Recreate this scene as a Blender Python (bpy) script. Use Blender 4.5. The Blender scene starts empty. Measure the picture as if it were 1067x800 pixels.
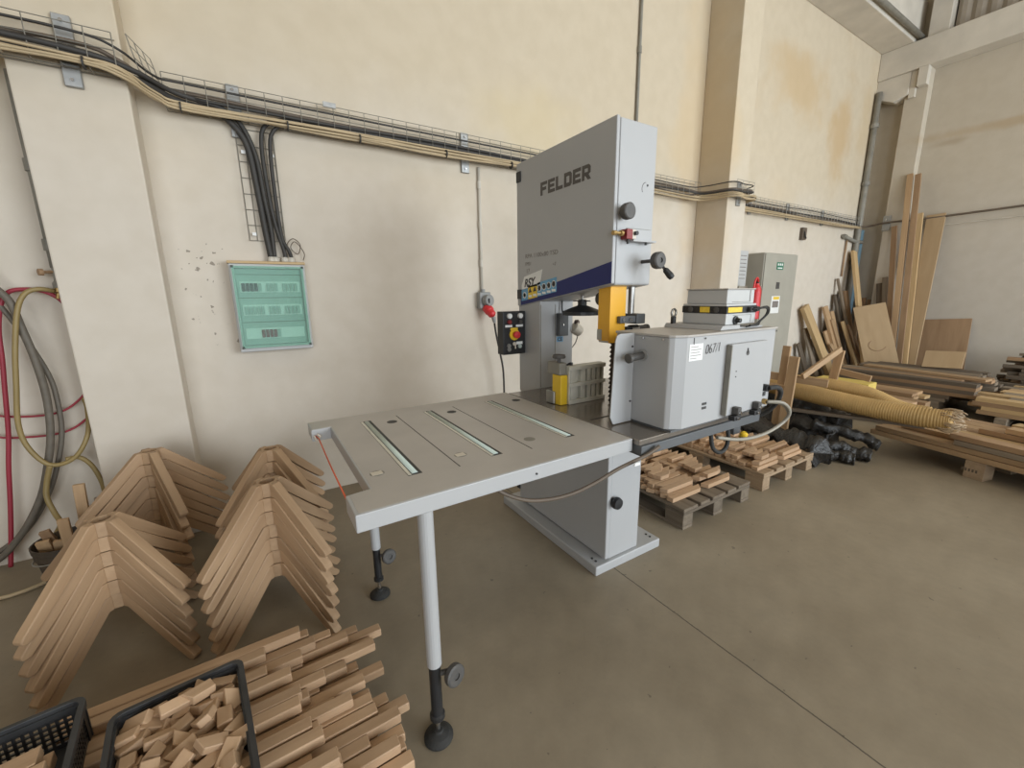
import bpy, bmesh, math, random
from mathutils import Vector, Matrix, Euler
random.seed(11)
PI = math.pi
COL = bpy.context.scene.collection
V = Vector
WLOC = {}          # world location of every root / part that may carry children

# ---------------------------------------------------------------- materials
def new_mat(name):
    m = bpy.data.materials.new(name); m.use_nodes = True
    nt = m.node_tree; b = nt.nodes['Principled BSDF']
    return m, nt, b
def N(nt, t, **kw):
    n = nt.nodes.new(t)
    for k, v in kw.items():
        if k in n.inputs: n.inputs[k].default_value = v
        else: setattr(n, k, v)
    return n
def c4(c): return (c[0], c[1], c[2], 1)
def ramp(nt, fac, stops):
    r = nt.nodes.new('ShaderNodeValToRGB')
    e = r.color_ramp.elements
    while len(e) < len(stops): e.new(.5)
    for i, (p, c) in enumerate(stops):
        e[i].position = p; e[i].color = c4(c)
    nt.links.new(fac, r.inputs['Fac']); return r.outputs['Color']
def mixc(nt, fac, a, b, mode='MIX'):
    m = nt.nodes.new('ShaderNodeMix'); m.data_type = 'RGBA'; m.blend_type = mode
    for s, v in ((m.inputs[0], fac), (m.inputs[6], a), (m.inputs[7], b)):
        if hasattr(v, 'is_linked'): nt.links.new(v, s)
        elif isinstance(v, (int, float)): s.default_value = v
        else: s.default_value = c4(v)
    return m.outputs[2]
def mth(nt, op, a, b=None, clamp=False):
    m = nt.nodes.new('ShaderNodeMath'); m.operation = op; m.use_clamp = clamp
    for s, v in ((m.inputs[0], a), (m.inputs[1], b)):
        if v is None: continue
        if hasattr(v, 'is_linked'): nt.links.new(v, s)
        else: s.default_value = v
    return m.outputs[0]
def smooth01(nt, v, lo, hi):
    m = nt.nodes.new('ShaderNodeMapRange'); m.interpolation_type = 'SMOOTHSTEP'
    nt.links.new(v, m.inputs[0]); m.inputs[1].default_value = lo; m.inputs[2].default_value = hi
    return m.outputs[0]
def paint(name, c, rough=.45, metal=0, var=.06, scale=6, bump=.0):
    m, nt, b = new_mat(name)
    tc = N(nt, 'ShaderNodeTexCoord'); no = N(nt, 'ShaderNodeTexNoise', Scale=scale, Detail=5)
    nt.links.new(tc.outputs['Object'], no.inputs['Vector'])
    lo = tuple(x*(1-var) for x in c); hi = tuple(min(1, x*(1+var)) for x in c)
    nt.links.new(ramp(nt, no.outputs['Fac'], [(.3, lo), (.7, hi)]), b.inputs['Base Color'])
    b.inputs['Roughness'].default_value = rough; b.inputs['Metallic'].default_value = metal
    if bump:
        bp = N(nt, 'ShaderNodeBump', Strength=bump, Distance=.01)
        n2 = N(nt, 'ShaderNodeTexNoise', Scale=scale*9, Detail=4); nt.links.new(tc.outputs['Object'], n2.inputs['Vector'])
        nt.links.new(n2.outputs['Fac'], bp.inputs['Height']); nt.links.new(bp.outputs['Normal'], b.inputs['Normal'])
    return m
def wood(name, light, dark, rough=.6, grain=1.0, var=.16):
    m, nt, b = new_mat(name)
    tc = N(nt, 'ShaderNodeTexCoord'); oi = N(nt, 'ShaderNodeObjectInfo')
    mp = N(nt, 'ShaderNodeMapping'); mp.inputs['Scale'].default_value = (1.6, 26*grain, 26*grain)
    ad = N(nt, 'ShaderNodeVectorMath', operation='ADD')
    sc = N(nt, 'ShaderNodeVectorMath', operation='SCALE'); sc.inputs['Scale'].default_value = 37.0
    cx = N(nt, 'ShaderNodeCombineXYZ'); nt.links.new(oi.outputs['Random'], cx.inputs[0]); nt.links.new(oi.outputs['Random'], cx.inputs[1])
    nt.links.new(cx.outputs[0], sc.inputs[0])
    nt.links.new(tc.outputs['Object'], ad.inputs[0]); nt.links.new(sc.outputs[0], ad.inputs[1])
    nt.links.new(ad.outputs[0], mp.inputs['Vector'])
    no = N(nt, 'ShaderNodeTexNoise', Scale=1.0, Detail=6, Roughness=.6, Distortion=.4); nt.links.new(mp.outputs[0], no.inputs['Vector'])
    col = ramp(nt, no.outputs['Fac'], [(.28, dark), (.5, tuple((a+d)/2 for a, d in zip(light, dark))), (.72, light)])
    v = mth(nt, 'ADD', mth(nt, 'MULTIPLY', oi.outputs['Random'], 2*var), 1-var)
    hs = N(nt, 'ShaderNodeHueSaturation'); nt.links.new(col, hs.inputs['Color']); nt.links.new(v, hs.inputs['Value'])
    nt.links.new(hs.outputs[0], b.inputs['Base Color'])
    b.inputs['Roughness'].default_value = rough
    bp = N(nt, 'ShaderNodeBump', Strength=.12, Distance=.004); nt.links.new(no.outputs['Fac'], bp.inputs['Height']); nt.links.new(bp.outputs[0], b.inputs['Normal'])
    return m
def wall_paint(name, base, upper, specks=None, stain=None):
    m, nt, b = new_mat(name)
    ge = N(nt, 'ShaderNodeNewGeometry'); P = ge.outputs['Position']
    sx = N(nt, 'ShaderNodeSeparateXYZ'); nt.links.new(P, sx.inputs[0])
    n1 = N(nt, 'ShaderNodeTexNoise', Scale=.9, Detail=6, Roughness=.6); nt.links.new(P, n1.inputs['Vector'])
    n2 = N(nt, 'ShaderNodeTexNoise', Scale=7, Detail=5); nt.links.new(P, n2.inputs['Vector'])
    z = mth(nt, 'ADD', sx.outputs[2], mth(nt, 'MULTIPLY', mth(nt, 'SUBTRACT', n1.outputs['Fac'], .5), 1.6))
    col = mixc(nt, smooth01(nt, z, 1.9, 3.3), base, upper)
    col = mixc(nt, .35, col, ramp(nt, n2.outputs['Fac'], [(.35, (.86, .84, .80)), (.65, (1, 1, 1))]), 'MULTIPLY')
    # damp yellow brown stains with a shape of their own
    if stain:
        for (px, pz, rx, rz, amt, sc) in stain:
            a = mth(nt, 'DIVIDE', mth(nt, 'SUBTRACT', sx.outputs[stain_axis(name)], px), rx)
            c = mth(nt, 'DIVIDE', mth(nt, 'SUBTRACT', sx.outputs[2], pz), rz)
            d = mth(nt, 'SQRT', mth(nt, 'ADD', mth(nt, 'MULTIPLY', a, a), mth(nt, 'MULTIPLY', c, c)))
            n3 = N(nt, 'ShaderNodeTexNoise', Scale=1.6, Detail=5); nt.links.new(P, n3.inputs['Vector'])
            d = mth(nt, 'ADD', d, mth(nt, 'MULTIPLY', mth(nt, 'SUBTRACT', n3.outputs['Fac'], .5), 2.2))
            f = mth(nt, 'MULTIPLY', mth(nt, 'SUBTRACT', 1, smooth01(nt, d, .2, 1.1)), amt)
            col = mixc(nt, f, col, sc)
    if specks:
        (x0, x1, z0, z1) = specks
        n4 = N(nt, 'ShaderNodeTexNoise', Scale=26, Detail=3); nt.links.new(P, n4.inputs['Vector'])
        n5 = N(nt, 'ShaderNodeTexNoise', Scale=5, Detail=1); nt.links.new(P, n5.inputs['Vector'])
        k = mth(nt, 'MULTIPLY', mth(nt, 'GREATER_THAN', n4.outputs['Fac'], .665), mth(nt, 'GREATER_THAN', n5.outputs['Fac'], .47))
        for s, lo, hi in ((0, x0, x1), (2, z0, z1)):
            k = mth(nt, 'MULTIPLY', k, mth(nt, 'GREATER_THAN', sx.outputs[s], lo)); k = mth(nt, 'MULTIPLY', k, mth(nt, 'LESS_THAN', sx.outputs[s], hi))
        col = mixc(nt, mth(nt, 'MULTIPLY', k, .7), col, (.16, .13, .10))
    nt.links.new(col, b.inputs['Base Color']); b.inputs['Roughness'].default_value = .85
    b.inputs['Specular IOR Level'].default_value = .2
    bp = N(nt, 'ShaderNodeBump', Strength=.12, Distance=.02); n6 = N(nt, 'ShaderNodeTexNoise', Scale=4, Detail=7)
    nt.links.new(P, n6.inputs['Vector']); nt.links.new(n6.outputs['Fac'], bp.inputs['Height']); nt.links.new(bp.outputs[0], b.inputs['Normal'])
    return m
def stain_axis(name): return 1 if 'end' in name else 0
def concrete():
    m, nt, b = new_mat('concrete')
    ge = N(nt, 'ShaderNodeNewGeometry'); P = ge.outputs['Position']
    sx = N(nt, 'ShaderNodeSeparateXYZ'); nt.links.new(P, sx.inputs[0])
    n1 = N(nt, 'ShaderNodeTexNoise', Scale=1.1, Detail=7, Roughness=.62); nt.links.new(P, n1.inputs['Vector'])
    n2 = N(nt, 'ShaderNodeTexNoise', Scale=9, Detail=6, Roughness=.7); nt.links.new(P, n2.inputs['Vector'])
    n3 = N(nt, 'ShaderNodeTexNoise', Scale=22, Detail=2); nt.links.new(P, n3.inputs['Vector'])
    col = ramp(nt, n1.outputs['Fac'], [(.3, FLOOR_LO), (.7, FLOOR_HI)])
    col = mixc(nt, .5, col, ramp(nt, n2.outputs['Fac'], [(.3, (.78, .78, .78)), (.7, (1.08, 1.07, 1.05))]), 'MULTIPLY')
    col = mixc(nt, mth(nt, 'MULTIPLY', mth(nt, 'GREATER_THAN', n3.outputs['Fac'], .74), .45), col, (.06, .05, .04))
    # saw cut joints running towards and along the wall
    wob = mth(nt, 'MULTIPLY', mth(nt, 'SUBTRACT', n2.outputs['Fac'], .5), .012)
    jx = mth(nt, 'LESS_THAN', mth(nt, 'ABSOLUTE', mth(nt, 'ADD', mth(nt, 'SUBTRACT', sx.outputs[0], 1.555), wob)), .0032)
    jy = mth(nt, 'LESS_THAN', mth(nt, 'ABSOLUTE', mth(nt, 'ADD', mth(nt, 'SUBTRACT', sx.outputs[1], .40), wob)), .0028)
    jy = mth(nt, 'MULTIPLY', jy, mth(nt, 'GREATER_THAN', sx.outputs[0], 1.555))
    col = mixc(nt, mth(nt, 'MULTIPLY', jx, .75), col, (.035, .03, .025))
    nt.links.new(col, b.inputs['Base Color'])
    nt.links.new(ramp(nt, n1.outputs['Fac'], [(.3, (.42,)*3), (.7, (.6,)*3)]), b.inputs['Roughness'])
    b.inputs['Specular IOR Level'].default_value = .3
    bp = N(nt, 'ShaderNodeBump', Strength=.05, Distance=.01); nt.links.new(n2.outputs['Fac'], bp.inputs['Height']); nt.links.new(bp.outputs[0], b.inputs['Normal'])
    return m
def tinted_glass(name, c, alpha):
    m, nt, b = new_mat(name)
    out = nt.nodes['Material Output']
    tr = N(nt, 'ShaderNodeBsdfTransparent'); tr.inputs['Color'].default_value = c4(c)
    b.inputs['Base Color'].default_value = c4(tuple(x*.75 for x in c)); b.inputs['Roughness'].default_value = .12
    mx = N(nt, 'ShaderNodeMixShader'); mx.inputs[0].default_value = alpha
    nt.links.new(tr.outputs[0], mx.inputs[1]); nt.links.new(b.outputs[0], mx.inputs[2]); nt.links.new(mx.outputs[0], out.inputs['Surface'])
    return m

FLOOR_LO, FLOOR_HI = (.235, .192, .135), (.325, .274, .20)
M = {}
M['floor'] = concrete()
M['wall'] = wall_paint('long_wall_paint', (.635, .57, .485), (.595, .51, .385), specks=(-.34, -.09, 1.15, 1.85),
                       stain=[(6.9, 4.25, 1.1, .5, .55, (.52, .36, .18)), (8.3, 4.0, .45, 1.1, .65, (.50, .34, .17)), (9.2, 4.3, .5, 1.0, .4, (.55, .40, .22)),
                              (4.6, 3.0, .35, 2.2, .4, (.62, .46, .26)), (6.6, 2.9, .5, .3, .2, (.60, .45, .26)), (2.4, 2.95, .6, .4, .4, (.62, .50, .28))])
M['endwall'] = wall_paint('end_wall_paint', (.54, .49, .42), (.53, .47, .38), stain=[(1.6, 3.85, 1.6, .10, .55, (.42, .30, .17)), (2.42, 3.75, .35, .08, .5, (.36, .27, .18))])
M['dim'] = paint('dim_hall_wall', (.50, .44, .36), .9, var=.1, scale=2)
M['beam'] = paint('whitewashed_concrete', (.60, .55, .47), .85, var=.1, scale=3, bump=.1)
M['roofing'] = paint('brown_roof_sheet', (.36, .31, .25), .8, var=.15, scale=2)
M['grey'] = paint('light_grey_enamel', (.41, .41, .41), .38, var=.03, scale=2)
M['table'] = paint('dusty_grey_table_enamel', (.43, .40, .365), .42, var=.06, scale=5)
M['iron'] = paint('cast_iron', (.27, .24, .21), .2, .6, var=.15, scale=8)
M['ironpaint'] = paint('dark_grey_iron_paint', (.10, .105, .11), .5, 0, var=.1)
M['black'] = paint('black_plastic', (.018, .018, .019), .45, var=.2, scale=12)
M['rubber'] = paint('black_rubber', (.030, .029, .027), .75, var=.2, scale=30, bump=.3)
M['bakelite'] = paint('dusty_black_knob', (.075, .07, .065), .5, var=.2, scale=20)
M['chrome'] = paint('bright_steel', (.62, .62, .62), .22, 1, var=.05)
M['steel'] = paint('dull_steel', (.38, .37, .35), .4, .9, var=.12, scale=15)
M['alu'] = paint('dusty_aluminium', (.66, .64, .56), .45, .2, var=.12, scale=14)
M['blade'] = paint('brown_saw_blade', (.10, .075, .065), .4, .6, var=.2, scale=10)
M['yellow'] = paint('orange_yellow_enamel', (.80, .41, .025), .4, var=.05)
M['lemon'] = paint('yellow_enamel', (.76, .50, .03), .42, var=.08)
M['blue'] = paint('navy_blue_decal', (.016, .022, .13), .6, var=.06)
M['decalblue'] = paint('light_blue_sticker', (.14, .35, .55), .45, var=.1, scale=40)
M['white'] = paint('white_sticker', (.78, .78, .76), .5, var=.05)
M['ink'] = paint('dark_ink', (.05, .045, .045), .5, var=.1)
M['letter'] = paint('dark_grey_lettering', (.085, .075, .068), .45, var=.08)
M['faintink'] = paint('worn_grey_print', (.20, .18, .165), .5, var=.25, scale=60)
M['red'] = paint('red_plastic', (.62, .035, .04), .4, var=.08)
M['crimson'] = paint('dark_red_paint', (.22, .02, .02), .45, var=.1)
M['socketgrey'] = paint('grey_socket_plastic', (.27, .27, .265), .5)
M['pvc'] = paint('grey_white_pvc', (.56, .52, .45), .5, var=.06)
M['palecable'] = paint('pale_grey_cable', (.30, .275, .225), .5)
M['pipegrey'] = paint('painted_grey_pipe', (.24, .225, .19), .6, var=.15, scale=10)
M['cablebeige'] = paint('beige_cable_sheath', (.46, .355, .215), .55, var=.1, scale=5)
M['cablebrown'] = paint('brown_cable_sheath', (.12, .09, .065), .6, var=.2, scale=5)
M['cableblack'] = paint('black_cable_sheath', (.040, .036, .032), .6, var=.2, scale=5)
M['wire'] = paint('galvanised_wire', (.30, .285, .25), .5, .5, var=.15, scale=20)
M['zinc'] = paint('galvanised_plate', (.36, .36, .35), .45, .6, var=.12, scale=25)
M['hosered'] = paint('red_air_hose', (.30, .028, .045), .5, var=.1)
M['hoseyellow'] = paint('olive_yellow_hose', (.27, .195, .075), .5, var=.12)
M['hosegrey'] = paint('grey_suction_hose', (.13, .11, .085), .6, var=.15, scale=20)
M['brass'] = paint('brass', (.45, .30, .12), .4, .8, var=.1)
M['roller'] = paint('pale_green_roller', (.50, .58, .53), .3, .1, var=.06)
M['slot'] = paint('dark_slot', (.05, .048, .045), .7)
M['holewood'] = paint('white_scrap', (.60, .55, .46), .6)
M['string'] = paint('orange_string', (.62, .12, .05), .6)
M['tarp'] = paint('black_plastic_film', (.020, .018, .016), .34, var=.6, scale=6, bump=1.0)
M['cabinet'] = paint('grey_beige_cabinet_enamel', (.36, .34, .285), .5, var=.04)
M['switch'] = paint('pale_grey_housing', (.50, .50, .49), .45, var=.03)
M['green'] = paint('green_label', (.02, .16, .09), .5)
M['gold'] = paint('yellow_label', (.80, .55, .05), .5, var=.1, scale=60)
M['bluepipe'] = paint('light_blue_pipe', (.20, .33, .42), .5, var=.1)
M['crate'] = paint('black_crate_plastic', (.030, .030, .031), .5, var=.25, scale=14)
M['bucket'] = paint('grimy_black_bucket', (.055, .040, .027), .6, var=.4, scale=9)
M['ducthose'] = paint('ochre_ribbed_duct', (.50, .325, .125), .5, var=.12, scale=5)
M['fray'] = paint('frayed_pale_film', (.40, .29, .18), .4, var=.2, scale=40)
M['breaker'] = paint('pale_breaker', (.42, .48, .45), .5)
M['backing'] = paint('mint_backing_plate', (.44, .50, .47), .5)
M['shade'] = paint('cream_lamp_shade', (.62, .56, .47), .45)
M['glassgreen'] = tinted_glass('green_tinted_cover', (.78, .91, .86), .10)
M['oak'] = wood('fresh_oak', (.45, .30, .165), (.34, .215, .115), .6)
M['oakpink'] = wood('pinkish_oak', (.50, .335, .205), (.39, .25, .145), .62, var=.13)
M['oakleg'] = wood('planed_oak', (.45, .30, .178), (.35, .222, .125), .55, var=.10)
M['pine'] = wood('yellow_pine', (.56, .40, .21), (.44, .29, .14), .6)
M['ply'] = wood('plywood', (.47, .335, .195), (.40, .275, .15), .6, grain=.35)
M['brownboard'] = wood('brown_board', (.36, .23, .13), (.26, .16, .085), .6, grain=.5)
M['oldwood'] = wood('weathered_board', (.27, .215, .155), (.17, .13, .09), .75)
M['darkwood'] = wood('dark_old_board', (.15, .115, .08), (.085, .062, .042), .8)
M['pallet'] = wood('grey_pallet_wood', (.20, .16, .115), (.11, .083, .058), .8)
M['palletnew'] = wood('brown_pallet_wood', (.36, .26, .165), (.24, .165, .10), .75)
M['foam'] = paint('yellow_foam', (.62, .47, .12), .8, var=.06)

# ---------------------------------------------------------------- geometry helper
class G:
    def __init__(s): s.bm = bmesh.new()
    def box(s, x0, x1, y0, y1, z0, z1, mat=None):
        vs = [s.bm.verts.new(p) for p in ((x0,y0,z0),(x1,y0,z0),(x1,y1,z0),(x0,y1,z0),(x0,y0,z1),(x1,y0,z1),(x1,y1,z1),(x0,y1,z1))]
        if mat is not None:
            for v in vs: v.co = mat @ v.co
        for f in ((0,3,2,1),(4,5,6,7),(0,1,5,4),(1,2,6,5),(2,3,7,6),(3,0,4,7)): s.bm.faces.new([vs[i] for i in f])
        return s
    def prism(s, poly, axis, a0, a1, mat=None):
        """poly: 2-D outline in the plane across AXIS: x -> (y,z), y -> (x,z), z -> (x,y)"""
        def pt(p, a): return {'x': (a,p[0],p[1]), 'y': (p[0],a,p[1]), 'z': (p[0],p[1],a)}[axis]
        A = [s.bm.verts.new(pt(p, a0)) for p in poly]; B = [s.bm.verts.new(pt(p, a1)) for p in poly]
        n = len(poly); fs = [s.bm.faces.new(A), s.bm.faces.new(B[::-1])]
        for i in range(n): fs.append(s.bm.faces.new((A[i], B[i], B[(i+1)%n], A[(i+1)%n])))
        if mat is not None:
            for v in A+B: v.co = mat @ v.co
        bmesh.ops.recalc_face_normals(s.bm, faces=fs); return s
    def tube(s, pts, r, n=8, smooth=0, closed=False, cap=True, rf=None):
        pts = [V(p) for p in pts]
        if smooth:
            q = []
            m = len(pts)
            for i in range(m if closed else m-1):
                g = lambda k: pts[k % m] if closed else pts[max(0, min(m-1, k))]
                p0, p1, p2, p3 = g(i-1), g(i), g(i+1), g(i+2)
                for j in range(smooth):
                    t = j/smooth
                    q.append(.5*((2*p1)+(p2-p0)*t+(2*p0-5*p1+4*p2-p3)*t*t+(3*p1-p0-3*p2+p3)*t**3))
            if not closed: q.append(pts[-1])
            pts = q
        m = len(pts); rings = []; u = None
        for i, p in enumerate(pts):
            if closed: t = pts[(i+1)%m]-pts[i-1]
            else: t = pts[min(m-1,i+1)]-pts[max(0,i-1)]
            t.normalize()
            if u is None:
                u = V((0,0,1)) if abs(t.z) < .9 else V((1,0,0))
            u = (u - t*u.dot(t)); u.normalize(); w = t.cross(u)
            rr = rf(i/(m-1), i) if rf else r
            rings.append([s.bm.verts.new(p+(u*math.cos(2*PI*k/n)+w*math.sin(2*PI*k/n))*rr) for k in range(n)])
        fs = []
        for i in range(m if closed else m-1):
            a, b = rings[i], rings[(i+1)%m]
            for k in range(n):
                f = s.bm.faces.new((a[k], a[(k+1)%n], b[(k+1)%n], b[k])); f.smooth = n > 4; fs.append(f)
        if cap and not closed: s.bm.faces.new(rings[0][::-1]); s.bm.faces.new(rings[-1])
        return s
    def lathe(s, prof, o, d=(0,0,1), n=24):
        """prof: (radius, height) pairs along direction d from o"""
        d = V(d).normalized(); u = d.orthogonal().normalized(); w = d.cross(u); o = V(o)
        rings = []
        for r, h in prof:
            if r < 1e-6: rings.append([s.bm.verts.new(o+d*h)])
            else: rings.append([s.bm.verts.new(o+d*h+(u*math.cos(2*PI*k/n)+w*math.sin(2*PI*k/n))*r) for k in range(n)])
        fs = []
        for a, b in zip(rings, rings[1:]):
            for k in range(n):
                if len(a) == 1 and len(b) == 1: continue
                if len(a) == 1: f = s.bm.faces.new((a[0], b[(k+1)%n], b[k]))
                elif len(b) == 1: f = s.bm.faces.new((a[k], a[(k+1)%n], b[0]))
                else: f = s.bm.faces.new((a[k], a[(k+1)%n], b[(k+1)%n], b[k]))
                fs.append(f)
        if len(rings[0]) > 1: fs.append(s.bm.faces.new(rings[0][::-1]))
        if len(rings[-1]) > 1: fs.append(s.bm.faces.new(rings[-1]))
        bmesh.ops.recalc_face_normals(s.bm, faces=fs); return s
    def cyl(s, p0, p1, r, n=16, r1=None):
        p0, p1 = V(p0), V(p1); L = (p1-p0).length
        return s.lathe([(r, 0), (r if r1 is None else r1, L)], p0, p1-p0, n)
    def build(s, name, mat, parent=None, bevel=0, seg=2, origin=None, auto=True):
        me = bpy.data.meshes.new(name)
        if parent is not None: org = WLOC[parent]
        elif origin is not None: org = V(origin)
        else:
            cs = [v.co for v in s.bm.verts]
            org = V(((min(c.x for c in cs)+max(c.x for c in cs))/2, (min(c.y for c in cs)+max(c.y for c in cs))/2, min(c.z for c in cs)))
        for v in s.bm.verts: v.co -= org
        s.bm.normal_update(); s.bm.to_mesh(me); s.bm.free()
        o = bpy.data.objects.new(name, me); COL.objects.link(o)
        if mat is not None: me.materials.append(M[mat] if isinstance(mat, str) else mat)
        if parent is not None: o.parent = parent
        else: o.location = org
        WLOC[o] = org
        if bevel:
            md = o.modifiers.new('bevel', 'BEVEL'); md.width = bevel; md.segments = seg; md.limit_method = 'ANGLE'; md.angle_limit = math.radians(40)
        return o
def root(name, loc, label, cat, group=None):
    o = bpy.data.objects.new(name, None); COL.objects.link(o); o.location = loc; o.empty_display_size = .05
    WLOC[o] = V(loc); return tag(o, label, cat, group)
def tag(o, label, cat, group=None, kind=None):
    o['label'] = label; o['category'] = cat
    if group: o['group'] = group
    if kind: o['kind'] = kind
    return o
def struct(o): o['kind'] = 'structure'; return o
def copy_tree(o, parent=None):
    c = o.copy(); COL.objects.link(c)
    if parent is not None: c.parent = parent
    for ch in list(o.children): copy_tree(ch, c)
    return c
def text(name, body, size, loc, facing, mat, parent, align='LEFT', extrude=.0004, offset=0, shear=0, spacing=1, xs=1, tilt=0):
    cu = bpy.data.curves.new(name, 'FONT'); cu.body = body; cu.size = size; cu.extrude = extrude; cu.offset = offset; cu.shear = shear
    cu.space_character = spacing; cu.align_x = align; cu.materials.append(M[mat])
    o = bpy.data.objects.new(name, cu); COL.objects.link(o); o.parent = parent
    R = {'-x': Matrix(((0,0,-1),(-1,0,0),(0,1,0))), '-y': Matrix(((1,0,0),(0,0,-1),(0,1,0)))}[facing].to_4x4()
    o.matrix_local = Matrix.Translation(V(loc)-WLOC[parent]) @ R @ Matrix.Rotation(tilt, 4, 'Z') @ Matrix.Diagonal((xs,1,1,1))
    return o
def plank(name, p0, p1, w, t, mat, hint=(0,0,1), parent=None, bevel=.0015, taper=None, ends=(0,0)):
    """a board from p0 to p1 (centre line); width w lies across HINT, thickness t along HINT; its own X runs along the grain"""
    p0, p1 = V(p0), V(p1); x = (p1-p0); L = x.length; x.normalize()
    z = V(hint); z = (z-x*z.dot(x)).normalized(); y = z.cross(x)
    g = G()
    e0, e1 = ends
    h = L/2
    poly = [(-h+e0, -w/2), (h-e1, -w/2), (h, w/2), (-h, w/2)]
    if taper: poly = [(-h, -w/2), (h, -w/2*taper), (h, w/2*taper), (-h, w/2)]
    g.prism(poly, 'z', -t/2, t/2)
    o = g.build(name, mat, None, bevel, 1, origin=(0,0,0))
    mw = Matrix.Translation((p0+p1)/2) @ Matrix((x, y, z)).transposed().to_4x4()
    if parent is not None:
        o.parent = parent; mw = Matrix.Translation(-WLOC[parent]) @ mw
    o.matrix_world = mw if parent is None else o.matrix_world
    if parent is not None: o.matrix_local = mw
    return o

# ---------------------------------------------------------------- camera
f_px = 432.96; pitch, roll, yaw = .210443689, -.0132973486, .552974367
fw = V((math.sin(yaw)*math.cos(pitch), math.cos(yaw)*math.cos(pitch), -math.sin(pitch)))
rt0 = V((math.cos(yaw), -math.sin(yaw), 0)); up0 = rt0.cross(fw)
rt = rt0*math.cos(roll)+up0*math.sin(roll); up = up0*math.cos(roll)-rt0*math.sin(roll)
cam = bpy.data.objects.new('camera', bpy.data.cameras.new('camera')); COL.objects.link(cam)
cam.matrix_world = Matrix.Translation((0,0,1.5)) @ Matrix((rt, up, -fw)).transposed().to_4x4()
cam.data.sensor_width = 36; cam.data.lens = f_px/1067*36; cam.data.clip_start = .02
bpy.context.scene.camera = cam

# ---------------------------------------------------------------- the hall
W, XE, CE = 3.4, 9.6, 6.6
struct(G().box(-14, XE, -7, W, -.2, 0).build('floor', 'floor'))
struct(G().box(-14.2, XE+.2, W, W+.25, -.2, CE).build('wall_back', 'wall'))
struct(G().box(XE, XE+.25, -7, W, -.2, CE).build('wall_right', 'endwall'))
struct(G().box(-9.25, -9, -7, W, -.2, CE).build('wall_left', 'dim'))
g = G()                                             # the wall behind the camera has the hall's tall gate opening in it
GX0, GX1, GZ = 3.0, 9.0, 4.9
HX0, HX1, HZ = -5.0, 1.0, 4.2                       # a second, lower opening further left
g.box(-14.2, HX0, -7.25, -7, -.2, CE); g.box(HX0, HX1, -7.25, -7, HZ, CE); g.box(HX1, GX0, -7.25, -7, -.2, CE); g.box(GX1, XE+.2, -7.25, -7, -.2, CE); g.box(GX0, GX1, -7.25, -7, GZ, CE)
struct(g.build('wall_front', 'dim'))
struct(G().box(-14.2, XE+.2, -7.2, W+.2, CE, CE+.2).build('ceiling', 'dim'))
struct(G().box(-.857, -.41, 3.2, W, 0, CE).build('trim_1', 'wall', bevel=.008))          # left pilaster
struct(G().box(4.77, 5.14, 3.0, W, 0, CE).build('trim_2', 'wall', bevel=.008))           # right pilaster
struct(G().box(9.42, XE, 2.76, 3.04, 0, 4.88).build('trim_3', 'endwall', bevel=.008))    # post on the end wall
struct(G().box(-14, XE, 2.99, W, 5.28, 5.9).build('trim_4', 'beam', bevel=.01))           # ring beam along the long wall
struct(G().box(9.30, XE, -7, W, 4.88, 5.28).build('trim_5', 'beam', bevel=.012))         # beam along the end wall
struct(G().prism([(3.4,4.88),(3.4,4.62),(3.16,4.50),(2.98,4.56),(2.98,4.88)], 'x', 9.34, XE).build('trim_6', 'beam', bevel=.008))  # corbel
struct(G().box(9.3, 9.42, 2.76, 2.88, 4.62, 4.88).box(9.36, 9.42, 2.90, 2.98, 4.50, 4.88).build('trim_7', 'beam', bevel=.006))
struct(G().box(9.36, XE, 2.62, 2.86, 5.28, CE).build('trim_8', 'beam', bevel=.01))       # post above the beam
g = G()
for i in range(60):                                 # profiled sheet closing the gable above the beam
    y = 2.6-.155*i; g.prism([(y,0),(y-.05,.03),(y-.105,.03),(y-.155,0),(y-.155,-.01),(y,-.01)], 'z', 5.28, CE, Matrix.Translation((9.52,0,0)) @ Matrix(((0,-1,0,0),(1,0,0,0),(0,0,1,0),(0,0,0,1))))
struct(g.build('trim_9', 'roofing'))

def things_pipe(name, pts, r, mat, label, cat, group=None, n=10, smooth=0, couplers=(), cmat=None):
    o = G().tube(pts, r, n, smooth).build(name, mat); tag(o, label, cat, group)
    for p, d in couplers:
        p = V(p); d = V(d).normalized(); G().lathe([(r, -.03), (r*1.35, -.03), (r*1.35, .03), (r, .03)], p, d, 12).build('pipe_clip', cmat or mat, o)
    return o
things_pipe('ceiling_pipe', [(4,2.93,5.34),(9.44,2.93,5.34)], .035, 'pipegrey', 'dark pipe running along the side of the ceiling beam top right', 'pipe')
things_pipe('wall_pipe', [(9.30,3.345,.02),(9.30,3.345,4.7)], .045, 'pipegrey', 'tall grey pipe standing in the corner of the two walls', 'pipe', couplers=[((9.3,3.345,2.0),(0,0,1)),((9.3,3.345,3.3),(0,0,1)),((9.3,3.345,4.2),(0,0,1))])
things_pipe('wall_pipe', [(9.44,3.35,.3),(9.44,3.35,2.55)], .045, 'bluepipe', 'light blue pipe in the corner beside the tall grey pipe', 'pipe')
things_pipe('valve_pipe', [(8.78,3.36,2.42),(9.2,3.36,2.36),(9.4,3.3,2.34)], .03, 'pipegrey', 'short dark valve stub reaching out from the corner pipes', 'pipe', couplers=[((8.84,3.36,2.41),(1,0,-.1))])
things_pipe('conduit', [(3.65,3.38,2.62),(3.65,3.38,5.25)], .016, 'pipegrey', 'thin grey conduit rising up the wall above the bandsaw', 'conduit', couplers=[((3.65,3.38,3.9),(0,0,1))])
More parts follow.
